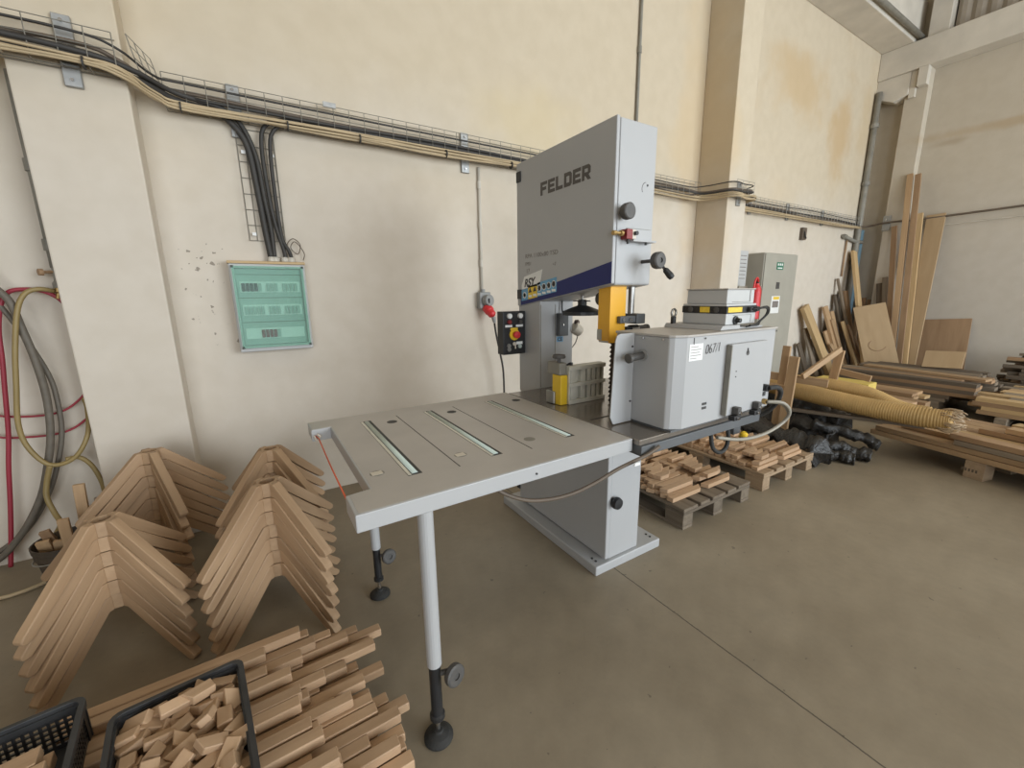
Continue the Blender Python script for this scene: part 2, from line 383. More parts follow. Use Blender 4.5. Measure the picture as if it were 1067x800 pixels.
things_pipe('conduit', [(1.785,3.385,1.54),(1.785,3.385,2.56)], .0125, 'pvc', 'thin pale conduit dropping from the cable tray to the red plug socket', 'conduit', couplers=[((1.785,3.385,1.78),(0,0,1)),((1.785,3.385,2.1),(0,0,1)),((1.785,3.385,2.42),(0,0,1))])

# ---------------------------------------------------------------- wire cable trays
def tray(x0, x1, yw, z0, z1, label, slots=.1, d=.085):
    t = root('cable_tray', ((x0+x1)/2, yw, z0), label, 'cable tray', 'wire cable trays on the long wall')
    g = G(); r = .0024; yo = yw-d
    for (y, z) in ((yw-.006, z1), (yo, z1), (yo, (z0+z1)/2+.01), (yo, z0+.01), (yo+d*.5, z0), (yw-.006, z0)): g.tube([(x0,y,z),(x1,y,z)], r, 4)
    n = max(1, int((x1-x0)/slots))
    for i in range(n+1):
        x = x0+(x1-x0)*i/n; g.tube([(x,yo,z1),(x,yo,z0),(x,yw-.006,z0)], r, 4)
    g.build('wire_basket', 'wire', t)
    return t
T1 = tray(-2.2, -.43, 3.195, 2.64, 2.82, 'wire cable tray across the front of the left pilaster')
T2 = tray(-.27, 4.70, 3.395, 2.59, 2.765, 'long wire cable tray on the wall between the two pilasters')
T3 = tray(4.78, 5.13, 2.995, 2.56, 2.73, 'short wire cable tray across the right pilaster')
T4 = tray(5.20, 9.25, 3.395, 2.575, 2.74, 'wire cable tray between right pilaster and room corner')
g = G(); t = root('cable_tray', (-.33,3.3,2.6), 'small bent piece of wire tray loose at the left pilaster corner', 'cable tray', 'wire cable trays on the long wall')
for i in range(4): g.tube([(-.38+.024*i,3.18+.05*i,2.86-.012*i),(-.35+.026*i,3.2+.05*i,2.70-.012*i)], .0024, 4)
for k in range(4): g.tube([(-.38+.01*k,3.18,2.86-.052*k),(-.308+.012*k,3.33,2.825-.052*k)], .0024, 4)
g.build('wire_mesh', 'wire', t)
def bracket(x, yw, z0, z1, par):
    b = G().box(x-.035, x+.035, yw-.02, yw, z0, z1).build('bracket', 'zinc', par, .003, 1)
    for zz in (z0+.03, (z0+z1)/2+.02, z1-.03): G().cyl((x, yw-.02, zz), (x, yw-.032, zz), .008, 8).build('bolt', 'chrome', b)
bracket(-.62, 3.198, 2.56, 2.88, T1); bracket(-1.6, 3.198, 2.56, 2.88, T1)
for x in (.07, 1.66, 3.2): bracket(x, 3.398, 2.50, 2.80, T2)
bracket(4.96, 3.001, 2.48, 2.74, T3)
for x in (5.9, 6.9, 8.0): bracket(x, 3.398, 2.53, 2.76, T4)
G().box(.58,.66,3.30,3.312,2.755,2.785).build('clip', 'zinc', T2)
# the drop to the distribution box
t = root('cable_tray', (.16,3.39,1.87), 'vertical wire cable ladder above the green fuse box', 'cable tray', 'wire cable trays on the long wall')
g = G()
for x, y in ((.055,3.345),(.055,3.392),(.10,3.392),(.215,3.392),(.262,3.392),(.262,3.345)): g.tube([(x,y,1.88),(x,y,2.56)], .0022, 4)
for i in range(8):
    z = 1.88+.097*i; g.tube([(.055,3.345,z),(.055,3.392,z),(.262,3.392,z),(.262,3.345,z)], .0022, 4)
g.build('wire_basket', 'wire', t)
for x, z in ((.085,1.92),(.245,1.92),(.085,2.42),(.245,2.42)): G().box(x-.012,x+.012,3.375,3.39,z-.01,z+.01).build('clip', 'white', t)

# cables lying in the trays; y and z are offsets from the tray's line
def tray_line(dz, dy, x0, x1, seed):
    rnd = random.Random(seed)
    key = [(-2.2,3.14,2.70),(-1.2,3.14,2.70),(-.6,3.14,2.70),(-.42,3.16,2.685),(-.30,3.30,2.645),(-.15,3.345,2.64),(.6,3.345,2.64),(1.4,3.345,2.64),(2.4,3.345,2.64),(3.4,3.345,2.64),(4.45,3.345,2.63),
           (4.66,3.26,2.62),(4.74,2.955,2.61),(4.95,2.945,2.61),(5.14,2.955,2.61),(5.22,3.26,2.61),(5.5,3.345,2.61),(6.5,3.345,2.61),(7.5,3.345,2.61),(8.5,3.345,2.61),(9.2,3.345,2.61)]
    out = []
    for x, y, z in key:
        if x0-.01 <= x <= x1+.01: out.append((x, y+dy, z+dz+rnd.uniform(-.014,.014)))
    return out
CG = 'cables lying along the wall tray'
def cable(pts, r, mat, label, group=CG, sm=5, n=7, name='cable'):
    return tag(G().tube(pts, r, n, sm).build(name, mat), label, 'cable', group)
for k, (dz, dy) in enumerate(((-.052,-.05),(-.04,-.058),(-.062,-.062),(-.028,-.054),(-.05,-.068))):
    w = ['lowest', 'second lowest', 'outermost low', 'upper', 'outermost'][k]
    cable(tray_line(dz, dy, -2.2, 9.2, 50+k), .0072, 'cablebeige', 'beige cable along the lower tray edge, %s of the beige bundle' % w)
cable(tray_line(.085, -.02, -2.2, 9.2, 61), .0065, 'cableblack', 'single thin black cable running highest in the wire tray')
cable(tray_line(.035, -.01, -2.2, 9.2, 62), .011, 'cablebrown', 'thick brown cable through the middle of the wire tray')
cable(tray_line(.018, -.025, -.15, 9.2, 63), .010, 'cableblack', 'thick black cable in the tray right of the fuse box drop')
cable(tray_line(.01, .01, .6, 9.2, 64), .009, 'cablebrown', 'brown cable against the wall at the back of the tray')
for k in range(7):                                   # dark ties around the beige bundle
    x = (-.55,-.20,.35,.80,1.45,2.05,2.75)[k]; y, z = (3.085, 2.645) if k == 0 else (3.287, 2.588)
    tag(G().lathe([(.024,-.004),(.029,-.004),(.029,.004),(.024,.004)], (x,y,z), (1,0,0), 14).build('cable_tie', 'cableblack'), 'black tie around the beige cables, %s from the left along the tray' % ['first','second','third','fourth','fifth','sixth','seventh'][k], 'cable tie', 'cable ties on the beige bundle')
left = [(-2.2,3.15,2.69),(-1.2,3.15,2.69),(-.6,3.15,2.68),(-.38,3.20,2.66),(-.22,3.33,2.635)]
cable(left+[(-.05,3.35,2.62),(.04,3.35,2.57),(.11,3.355,2.45),(.135,3.36,2.2),(.15,3.36,1.95),(.165,3.36,1.765)], .019, 'cableblack', 'thick black cable bending down the wire ladder from the left', 'supply cables of the fuse box', n=10)
cable([(x,y-.03,z+.03) for x,y,z in left]+[(0,3.34,2.64),(.09,3.345,2.57),(.15,3.35,2.40),(.168,3.35,2.15),(.185,3.36,1.95),(.185,3.36,1.765)], .014, 'cableblack', 'black cable bending down the ladder, second from its left', 'supply cables of the fuse box', n=10)
cable([(2.6,3.34,2.665),(1.2,3.34,2.665),(.6,3.345,2.655),(.32,3.35,2.635),(.22,3.35,2.58),(.19,3.35,2.46),(.195,3.355,2.2),(.215,3.36,1.98),(.25,3.36,1.80),(.24,3.36,1.765)], .013, 'cableblack', 'black cable turning down the ladder from the right', 'supply cables of the fuse box', n=10)
cable([(2.6,3.33,2.645),(1.2,3.33,2.645),(.6,3.335,2.635),(.36,3.34,2.61),(.26,3.345,2.55),(.235,3.35,2.40),(.235,3.36,2.1),(.245,3.36,1.9),(.275,3.35,1.82),(.29,3.36,1.765)], .012, 'cableblack', 'black cable turning down at the right side of the ladder', 'supply cables of the fuse box', n=10)
tag(G().tube([(.29,3.37,1.80),(.27,3.36,1.86),(.31,3.35,1.90),(.35,3.35,1.86),(.33,3.36,1.80),(.29,3.36,1.84),(.32,3.35,1.88),(.37,3.36,1.81),(.36,3.37,1.76)], .003, 5, 5).build('wire_coil', 'cablebrown'), 'small coil of thin wire at the top right of the fuse box', 'wire')
# end wall cable
cable([(9.25,3.33,2.60),(9.40,3.24,2.60),(9.37,3.02,2.62),(9.36,2.8,2.62),(9.36,2.74,2.62),(9.52,2.6,2.63),(9.53,1.6,2.65),(9.53,.4,2.68),(9.53,-2,2.72)], .016, 'cablebrown', 'dark cable running along the end wall behind the tall boards', 'end wall cables')
cable([(9.54,2.7,2.50),(9.56,1.6,2.52),(9.56,.4,2.56),(9.56,-2,2.6)], .008, 'pvc', 'thin pale cable running below the dark one on the end wall', 'end wall cables')
for y, w in ((3.0, 'beside the tall boards'), (1.0, 'at the right edge of the picture')):
    xw = 9.42 if y > 2.7 else XE
    b = G().box(xw-.03,xw+.001,y-.05,y+.05,2.50,2.74).build('cable_bracket', 'zinc', bevel=.004); tag(b, 'small zinc cable bracket on the end wall %s' % w, 'bracket')
    G().cyl((xw-.03,y,2.67),(xw-.05,y,2.67),.012,8).build('bolt','chrome',b)
# wall blemishes that are things of their own
tag(G().tube([(5.52,3.39,2.40),(5.54,3.385,2.25),(5.50,3.38,2.05),(5.44,3.38,1.85),(5.42,3.385,1.6)], .02, 6, 4).build('loose_cable', 'cablebrown'), 'short crooked brown cable hanging down the wall left of the grey cabinet', 'cable')
b = G().box(7.36,7.48,3.35,3.401,2.28,2.46).build('junction_box', 'cablebrown', bevel=.006); tag(b, 'small rusty open junction box under the wire tray', 'junction box')
G().tube([(7.40,3.35,2.40),(7.39,3.33,2.34),(7.43,3.33,2.30)], .01, 6, 3).build('wire_end', 'cableblack', b)
things_pipe('wall_pipe', [(8.98,3.375,2.36),(8.98,3.375,1.75)], .014, 'brownboard', 'thin rusty pipe stub below the valve in the corner', 'pipe')

# ---------------------------------------------------------------- fuse box
t = root('fuse_box', (.135,3.4,1.147), 'pale wall fuse box with a green see-through cover', 'fuse box')
G().box(-.088,.358,3.31,3.399,1.147,1.725).build('enclosure', 'switch', t, .008)
G().box(-.092,.362,3.305,3.399,1.725,1.742).build('top_board', 'pine', t, .003)
G().box(-.055,.325,3.300,3.3095,1.195,1.690).build('backing_plate', 'backing', t)
g = G()
for x0, x1, z0, z1 in ((-.075,.345,1.693,1.712),(-.075,.345,1.172,1.192),(-.075,-.056,1.172,1.712),(.326,.345,1.172,1.712)): g.box(x0,x1,3.275,3.309,z0,z1)
g.build('cover_frame', 'backing', t, .003)
for z in (1.575,1.425,1.270):
    rb = G().box(-.04,.31,3.2945,3.2995,z-.035,z+.035).build('breaker_row', 'white', t)
    n = 14 if z > 1.3 else 6
    for i in range(n):
        if i in (5, 9): continue
        x = -.03+i*.0235+(.08 if n == 6 else 0)
        G().box(x,x+.019,3.285,3.2943,z-.028,z+.024).box(x+.005,x+.014,3.281,3.285,z-.006,z+.012).build('breaker', 'ink' if i < 4 and z > 1.5 else ('crimson' if n == 6 and i < 4 else 'breaker'), rb)
for z in (1.655,1.505,1.345): G().box(-.05,.32,3.296,3.2995,z-.0015,z+.0015).build('divider', 'slot', t)
G().box(-.07,.34,3.268,3.274,1.177,1.707).build('cover', 'glassgreen', t, .003)
for x in (.165,.19,.245,.285): G().lathe([(.024,0),(.024,.02),(.017,.03)], (x,3.355,1.745), (0,0,1), 12).build('cable_gland', 'pvc', t)

# ---------------------------------------------------------------- red plug and socket
t = root('wall_socket', (1.79,3.4,1.36), 'grey wall socket with a red plug in it, right of the fuse box', 'socket')
G().box(1.735,1.845,3.33,3.399,1.385,1.53).build('backbox', 'socketgrey', t, .008)
G().lathe([(.05,0),(.05,.045),(.045,.05),(.0,.052)], (1.80,3.33,1.455), (.25,-1,.1), 20).build('switch_knob', 'socketgrey', t)
G().box(1.79,1.80,3.262,3.28,1.435,1.475).build('switch_lever', 'black', t, .002)
G().lathe([(.02,-.02),(.02,.02)], (1.785,3.365,1.535), (0,0,1), 12).build('conduit_gland', 'socketgrey', t)
d = V((.2,-.75,-.7))
p = G().lathe([(.040,0),(.044,.008),(.044,.055),(.038,.06),(.036,.10),(.02,.115)], (1.80,3.335,1.40), d, 20).build('plug', 'red', t)
G().lathe([(.02,0),(.017,.03),(.012,.05)], (1.823,3.25,1.312), (.05,-.25,-1), 12).build('cable_boot', 'socketgrey', p)
cable([(1.825,3.238,1.26),(1.84,3.235,1.15),(1.88,3.24,.98),(1.915,3.25,.80),(1.93,3.25,.4),(1.92,3.1,.1),(1.90,2.8,.013),(1.86,2.5,.013)], .009, 'cableblack', 'black cord hanging from the red plug down behind the saw table', None)

# ---------------------------------------------------------------- bandsaw
S = root('bandsaw', (1.63,1.9,0), 'tall light grey bandsaw with a navy stripe on its upper door', 'bandsaw')
bp_ = G().box(1.418,1.933,1.457,2.44,0,.055).build('base_plate', 'grey', S, .006)
for x in (1.455,1.895):
    for y in (1.50,1.53,2.38): G().cyl((x,y,.055),(x,y,.059),.007,8).build('bolt', 'slot', bp_)
G().box(1.527,1.757,1.478,2.36,.055,.862).build('lower_housing', 'grey', S, .006)
ld = G().box(1.495,1.523,1.470,2.33,.066,.850).build('lower_door', 'grey', S, .006)
G().lathe([(.012,0),(.012,.015),(.032,.018),(.034,.03),(.030,.045),(0,.047)], (1.545,1.478,.402), (0,-1,0), 20).build('door_knob', 'black', ld)
for z in (.16,.72): G().box(1.487,1.50,2.325,2.36,z-.02,z+.02).build('hinge', 'black', ld, .003)
G().box(1.505,1.765,2.10,2.34,.86,2.275).build('column', 'grey', S, .006)
g = G().box(1.62,1.624,2.098,2.10,.925,1.44).box(1.508,1.512,2.098,2.10,.925,1.44)
g.build('column_seam', 'pipegrey', S)
head = [(1.497,2.278),(1.497,1.548),(1.503,1.542),(2.325,1.428),(2.338,1.436),(2.338,2.278)]
G().prism(head, 'x', 1.519, 1.765).build('upper_housing', 'grey', S, .005)
door = [(1.497,2.284),(1.497,1.548),(2.30,1.432),(2.338,1.432),(2.338,2.284)]
ud = G().prism(door, 'x', 1.495, 1.516).build('upper_door', 'grey', S, .005)
st = G().prism([(1.500,1.652),(1.500,1.551),(2.30,1.436),(2.30,1.497)], 'x', 1.4940, 1.4955).build('stripe', 'blue', ud)
st['label'] = 'navy blue stripe'
for z in (2.205,1.505): G().box(1.4885,1.4955,2.285,2.334,z-.030,z+.030).build('hinge', 'black', ud, .003)
def block_word(word, y0, z0, cw_, ch, gap, st_, parent):
    """heavy block capitals on the door, one mesh per letter, read from far to near"""
    c_ = .012
    H = ch; Wd = cw_
    shapes = {
     'F': [[(0,0),(st_,0),(st_,H*.36),(Wd*.85,H*.36),(Wd*.85,H*.60),(st_,H*.60),(st_,H-st_*.9),(Wd,H-st_*.9),(Wd,H),(0,H)]],
     'E': [[(0,0),(Wd,0),(Wd,st_*.9),(st_,st_*.9),(st_,H*.39),(Wd*.9,H*.39),(Wd*.9,H*.61),(st_,H*.61),(st_,H-st_*.9),(Wd,H-st_*.9),(Wd,H),(0,H)]],
     'L': [[(0,0),(Wd*.95,0),(Wd*.95,st_*.95),(st_,st_*.95),(st_,H),(0,H)]],
     'D': [[(0,0),(Wd-c_,0),(Wd,c_),(Wd,H/2),(Wd-st_,H/2),(Wd-st_,st_),(st_,st_),(st_,H/2),(0,H/2)],[(0,H/2),(st_,H/2),(st_,H-st_),(Wd-st_,H-st_),(Wd-st_,H/2),(Wd,H/2),(Wd,H-c_),(Wd-c_,H),(0,H)]],
     'R': [[(0,0),(st_,0),(st_,H*.28),(Wd*.42,H*.28),(Wd-st_,0),(Wd+.004,0),(Wd*.78,H*.34),(Wd,H*.44),(Wd,H*.7),(Wd-st_,H*.7),(Wd-st_,H*.52),(st_,H*.52),(st_,H*.7),(0,H*.7)],[(0,H*.7),(st_,H*.7),(st_,H-st_*.9),(Wd-st_,H-st_*.9),(Wd-st_,H*.7),(Wd,H*.7),(Wd,H-c_),(Wd-c_,H),(0,H)]]}
    y = y0
    for ch_ in word:
        g = G()
        for sh in shapes[ch_]: g.prism([(y-a, z0+b) for a, b in sh], 'x', 1.4938, 1.4952)
        g.build('lettering', 'letter', parent); y -= Wd+gap
block_word('FELDER', 2.082, 2.054, .0625, .070, .0085, .019, ud)
text('lettering', 'RPA 1100x80 TSD', .036, (1.4945,2.245,1.722), '-x', 'faintink', ud, xs=1.2, tilt=0)
text('lettering', 'FMS1', .030, (1.4945,2.245,1.678), '-x', 'faintink', ud)
text('lettering', '17', .040, (1.4945,2.235,1.632), '-x', 'faintink', ud)
text('lettering', '=7', .030, (1.4945,1.965,1.66), '-x', 'faintink', ud)
# stickers: white lettered tag and the strip of pictograms
def decal(poly, mat, x=1.4930): return G().prism(poly, 'x', x, x+.0012).build('sticker', mat, ud)
decal([(2.285,1.535),(2.285,1.560),(2.255,1.612),(2.06,1.648),(2.085,1.565),(2.11,1.555)], 'white')
text('lettering', 'RSY', .066, (1.4925,2.255,1.549), '-x', 'ink', ud, offset=.002, shear=.35, tilt=.09)
def band(y0, y1, dz0, dz1): # a quad that follows the slanting lower edge
    zz = lambda y: 1.432+(2.30-y)*.1445
    return [(y0, zz(y0)+dz0), (y0, zz(y0)+dz1), (y1, zz(y1)+dz1), (y1, zz(y1)+dz0)]
decal(band(2.288,2.215,.028,.098), 'decalblue'); decal(band(2.213,2.115,.028,.108), 'gold'); decal(band(2.113,1.925,.030,.112), 'decalblue')
zz = lambda y: 1.432+(2.30-y)*.1445
for k in range(4):
    y = 2.092-.047*k
    G().lathe([(.016,0),(.016,.0006),(.020,.0006),(.020,0)], (1.4929,y,zz(y)+.078), (-1,0,0), 14).build('pictogram', 'white', ud)
    G().box(1.4922,1.4929,y-.007,y+.006,zz(y)+.066,zz(y)+.090).build('pictogram', 'ink', ud)
    G().box(1.4922,1.4929,y-.018,y+.018,zz(y)+.036,zz(y)+.049).build('pictogram', 'white', ud)
for y in (2.19,2.14):
    G().prism([(y+.018,zz(y)+.065),(y-.018,zz(y)+.069),(y,zz(y)+.098)], 'x', 1.4922, 1.4929).build('pictogram', 'ink', ud)
    G().box(1.4922,1.4929,y-.017,y+.017,zz(y)+.038,zz(y)+.052).build('pictogram', 'white', ud)
G().lathe([(.014,0),(.014,.0006),(.02,.0006),(.02,0)], (1.4929,2.252,zz(2.252)+.06), (-1,0,0), 14).build('pictogram', 'white', ud)
# near side of the head
k = G().lathe([(.010,0),(.010,.022),(.034,.026),(.037,.034),(.037,.060),(.032,.064),(0,.064)], (1.537,1.497,1.873), (0,-1,0), 24).build('door_knob', 'bakelite', ud)
ts = G().box(1.585,1.745,1.452,1.497,1.744,1.752).box(1.58,1.745,1.490,1.497,1.744,1.806).build('tension_scale', 'grey', S)
G().box(1.542,1.582,1.455,1.497,1.752,1.798).build('limit_switch', 'crimson', ts, .003)
G().box(1.583,1.622,1.470,1.490,1.756,1.800).build('switch_cover', 'shade', ts, .003)
G().cyl((1.612,1.470,1.782),(1.612,1.455,1.782),.010,10).build('bolt', 'black', ts)
for x in (1.565,1.69): G().cyl((x,1.47,1.732),(x,1.47,1.752),.006,8).build('bolt', 'slot', ts)
G().cyl((1.49,1.476,1.778),(1.54,1.476,1.778),.007,10).cyl((1.472,1.476,1.778),(1.49,1.476,1.778),.011,10).cyl((1.52,1.476,1.778),(1.535,1.476,1.778),.013,10).build('adjusting_screw', 'brass', ts)
G().box(1.578,1.752,1.4945,1.4975,1.808,1.8095).build('seam', 'pipegrey', ts)
cw = G().cyl((1.70,1.497,1.655),(1.70,1.40,1.655),.009,12).build('crank_wheel', 'bakelite', S)
G().lathe([(.016,.078),(.038,.082),(.040,.09),(.040,.112),(.034,.118),(.012,.118),(.012,.112),(0,.112)], (1.70,1.497,1.655), (0,-1,0), 24).build('wheel_rim', 'bakelite', cw)
G().lathe([(.006,-.01),(.007,.01),(.014,.02),(.017,.055),(.014,.07),(0,.074)], (1.722,1.385,1.625), (.45,-.45,-.75), 14).build('crank_handle', 'black', cw)
G().tube([(1.705+.03*math.cos(a),1.497,1.995+.03*math.sin(a)) for a in [PI*.55+q*.22 for q in range(10)]], .0014, 5).build('lock', 'ink', S)
G().cyl((1.712,1.497,2.012),(1.712,1.494,2.012),.005,8).build('screw', 'black', S)
# blade guard, guide post and blade
gd = G().box(1.541,1.652,1.546,1.552,1.252,1.56).box(1.541,1.547,1.552,1.632,1.262,1.56).build('blade_guard', 'yellow', S, .002)
G().box(1.543,1.652,1.552,1.625,1.252,1.300).build('guide_shoe', 'steel', gd, .003)
G().box(1.5395,1.543,1.60,1.634,1.265,1.32).build('guard_clip', 'steel', gd)
G().cyl((1.722,1.575,1.36),(1.722,1.575,1.56),.017,14).build('guide_post', 'steel', S)
gb = G().box(1.59,1.74,1.520,1.546,1.352,1.388).box(1.70,1.765,1.512,1.60,1.345,1.397).build('guide_block', 'ironpaint', S, .004)
for x in (1.61,1.66): G().cyl((x,1.52,1.37),(x,1.514,1.37),.009,10).build('bolt', 'chrome', gb)
G().cyl((1.69,1.55,1.315),(1.745,1.55,1.315),.024,16).build('guide_roller', 'chrome', gb)
G().cyl((1.745,1.55,1.315),(1.80,1.54,1.318),.019,14).cyl((1.80,1.54,1.318),(1.815,1.538,1.318),.021,14).build('guide_knob', 'bakelite', gb)
G().box(1.66,1.70,1.54,1.57,1.30,1.33).build('roller_bracket', 'black', gb, .002)
bl = [(1.66,.86),(1.66,1.40)]
z = 1.40
while z > .865: bl += [(1.598,z-.003),(1.590,z-.010),(1.605,z-.020)]; z -= .024
G().prism(bl, 'y', 1.588, 1.5900).build('saw_blade', 'blade', S)
# handwheel hanging below the head
hw = G().cyl((1.64,1.87,1.50),(1.64,1.87,1.44),.009,12).build('handwheel', 'steel', S)
G().lathe([(.022,.045),(.026,.04),(.026,.012),(.05,.004),(.112,-.020),(.115,-.024),(.115,-.042),(.108,-.043),(0,-.041)], (1.64,1.87,1.425), (0,0,1), 28).build('wheel_rim', 'black', hw)
G().cyl((1.64,1.80,1.462),(1.64,1.95,1.462),.0035,8).build('lock_pin', 'steel', hw)
G().lathe([(.03,0),(.034,.01),(.034,.025),(0,.03)], (1.60,1.66,1.475), (-1,0,0), 18).build('side_knob', 'bakelite', S)
# column fittings
kb = G().box(1.628,1.698,2.06,2.10,1.245,1.385).build('switch_box', 'ironpaint', S, .004)
G().cyl((1.655,2.06,1.315),(1.655,2.055,1.315),.006,8).build('screw', 'chrome', kb); G().tube([(1.665,2.08,1.385),(1.663,2.085,1.42),(1.668,2.09,1.47)], .005, 6, 3).build('lead', 'black', kb)
ce = G().box(1.635,1.685,2.0985,2.0999,1.205,1.238).build('sticker', 'decalblue', S)
text('lettering', 'CE', .030, (1.641,2.098,1.211), '-y', 'ink', ce, offset=.001)
lampo = G().tube([(1.775,2.18,1.10),(1.79,2.15,1.14),(1.80,2.11,1.19),(1.795,2.08,1.25)], .0035, 6, 4).build('lamp_arm', 'steel', S)
G().lathe([(.0,.035),(.03,.032),(.036,.02),(.04,-.03),(.036,-.034),(0,-.03)], (1.80,2.10,1.275), (.75,-.1,-.5), 20).build('lamp_shade', 'shade', S)
G().lathe([(.014,0),(.018,.008),(.018,.02),(.01,.028)], (1.80,2.10,1.31), (-.1,0,1), 14).build('lamp_switch', 'blade', S)
# control panel
cp = G().box(1.333,1.498,2.255,2.33,1.128,1.400).build('control_panel', 'black', S, .003)
for x in (1.375,1.455):
    G().cyl((x,2.255,1.372),(x,2.238,1.372),.016,14).build('lamp_button', 'white', cp)
    G().cyl((x,2.255,1.335),(x,2.240,1.335),.013,14).build('push_button', 'crimson' if x < 1.4 else 'bakelite', cp)
    G().box(x-.028,x+.024,2.2535,2.2548,1.302,1.316).build('sticker', 'white', cp)
G().box(1.385,1.44,2.2535,2.2548,1.283,1.297).build('sticker', 'gold', cp)
G().cyl((1.413,2.255,1.255),(1.413,2.248,1.255),.036,24).build('stop_plate', 'lemon', cp)
G().lathe([(.014,0),(.014,.018),(.022,.022),(.022,.034),(0,.038)], (1.413,2.248,1.255), (0,-1,0), 20).build('stop_button', 'red', cp)
G().cyl((1.372,2.255,1.185),(1.372,2.250,1.185),.014,14).cyl((1.372,2.255,1.162),(1.372,2.247,1.162),.014,14).build('push_button', 'steel', cp)
G().cyl((1.413,2.255,1.195),(1.413,2.246,1.195),.013,14).box(1.410,1.416,2.238,2.246,1.165,1.195).build('key_switch', 'shade', cp)
G().box(1.43,1.475,2.2535,2.2548,1.190,1.208).build('sticker', 'white', cp); G().cyl((1.452,2.255,1.178),(1.452,2.245,1.178),.013,14).build('push_button', 'breaker', cp)
# saw table
tb = G().box(1.271,2.16,1.085,2.10,.895,.920).build('saw_table', 'iron', S, .003)
G().box(1.274,2.155,1.075,2.095,.852,.8945).build('table_rim', 'ironpaint', tb, .003)
G().box(1.60,2.15,1.59,1.594,.9195,.9205).box(1.30,1.60,1.40,1.415,.9195,.9205).build('table_slot', 'slot', tb)
sw = G().box(2.01,2.07,1.12,1.16,.79,.852).build('table_bracket', 'ironpaint', tb, .003)
for (x,y,zz_) in ((1.762,1.50,.80),(1.762,1.50,.68),(1.762,1.5,.74)): G().lathe([(.012,0),(.014,.02),(.02,.025),(.02,.04),(0,.045)], (x,y,zz_), (1,-.3,0), 12).build('fitting', 'chrome', S)
# ---------------------------------------------------------------- fence
t = root('rip_fence', (1.52,1.70,.92), 'low ribbed aluminium fence with yellow end block on the saw table', 'fence')
G().box(1.392,1.648,1.700,1.724,.922,1.128).build('fence_plate', 'alu', t, .002)
for z in (1.116,1.026,.932): G().box(1.390,1.650,1.672,1.700,z-.011,z+.011).build('rail', 'alu', t, .002)
for i, x in enumerate((1.396,1.424,1.490,1.532,1.566,1.600,1.632)): 
    w = (.006,.020,.018,.013,.013,.013,.008)[i]
    for z0, z1 in ((.9435,1.0145),(1.0375,1.1045)): G().box(x-w,x+w*.8,1.676,1.6995,z0,z1).build('rib', 'alu', t, .002)
G().box(1.342,1.388,1.685,1.760,.921,1.082).build('yellow_block', 'lemon', t, .004)
G().box(1.338,1.386,1.69,1.80,1.083,1.148).build('clamp_body', 'pipegrey', t, .006)
G().box(1.33,1.345,1.73,1.80,.922,.99).build('clamp_foot', 'steel', t, .004)
G().lathe([(.010,0),(.010,.022),(.034,.024),(.036,.03),(.032,.042),(0,.045)], (1.357,1.722,1.148), (0,0,1), 22).build('clamp_knob', 'bakelite', t)
G().cyl((1.43,1.71,1.128),(1.43,1.71,1.142),.010,10).cyl((1.40,1.715,1.128),(1.43,1.715,1.138),.006,8).build('locking_screw', 'black', t)

# ---------------------------------------------------------------- extension table
E_ = root('extension_table', (.72,1.6,0), 'grey roller extension table on two tubular legs left of the bandsaw', 'table')
zt, zb = .920, .866
outline = [(.174,1.100),(1.266,1.116),(1.266,2.128),(.166,2.124),(.166,1.985),(.247,1.988),(.247,1.249),(.174,1.238)]
G().prism(outline, 'z', zb, zt).build('table_frame', 'grey', E_, .003)
G().prism([(.185,1.108),(1.262,1.123),(1.262,2.120),(.172,2.117),(.172,1.992),(.254,1.995),(.254,1.243),(.185,1.231)], 'z', zt-.0005, zt+.0008).build('table_top', 'table', E_)
def slotg(x, y0, y1):
    s_ = G().box(x-.024,x+.024,y0,y1,zt-.0005,zt+.0014).build('slot', 'slot', E_)
    G().box(x-.023,x-.012,y0+.004,y1-.004,zt+.0014,zt+.002).build('slot_edge', 'alu', s_)
    G().tube([(x+.002,y0+.012,zt-.008),(x+.002,y1-.015,zt-.008)], .0145, 12).build('roller', 'roller', s_)
slotg(.402,1.270,1.985); slotg(.714,1.268,1.990); slotg(1.070,1.276,1.990)
for x in (.554,.858): G().box(x-.002,x+.002,1.248,2.0,zt,zt+.0012).build('seam', 'slot', E_)
for x, y in ((.507,1.908),(.812,1.907),(1.212,1.923),(.911,1.345)): G().lathe([(.024,0),(.024,.0012)], (x,y,zt+.0002), (0,0,1), 20).build('hole', 'slot' if y > 1.5 else 'pipegrey', E_)
for x, y in ((.296,1.349),(.601,1.346)):
    h = G().lathe([(.024,0),(.024,.0012)], (x,y,zt+.0002), (0,0,1), 20).build('hole', 'pipegrey', E_)
    G().box(x-.019,x+.017,y-.014,y+.016,zt+.0014,zt+.002).build('paper_scrap', 'holewood', h)
G().cyl((.78,1.1085,.890),(.78,1.105,.890),.004,8).build('screw', 'slot', E_)
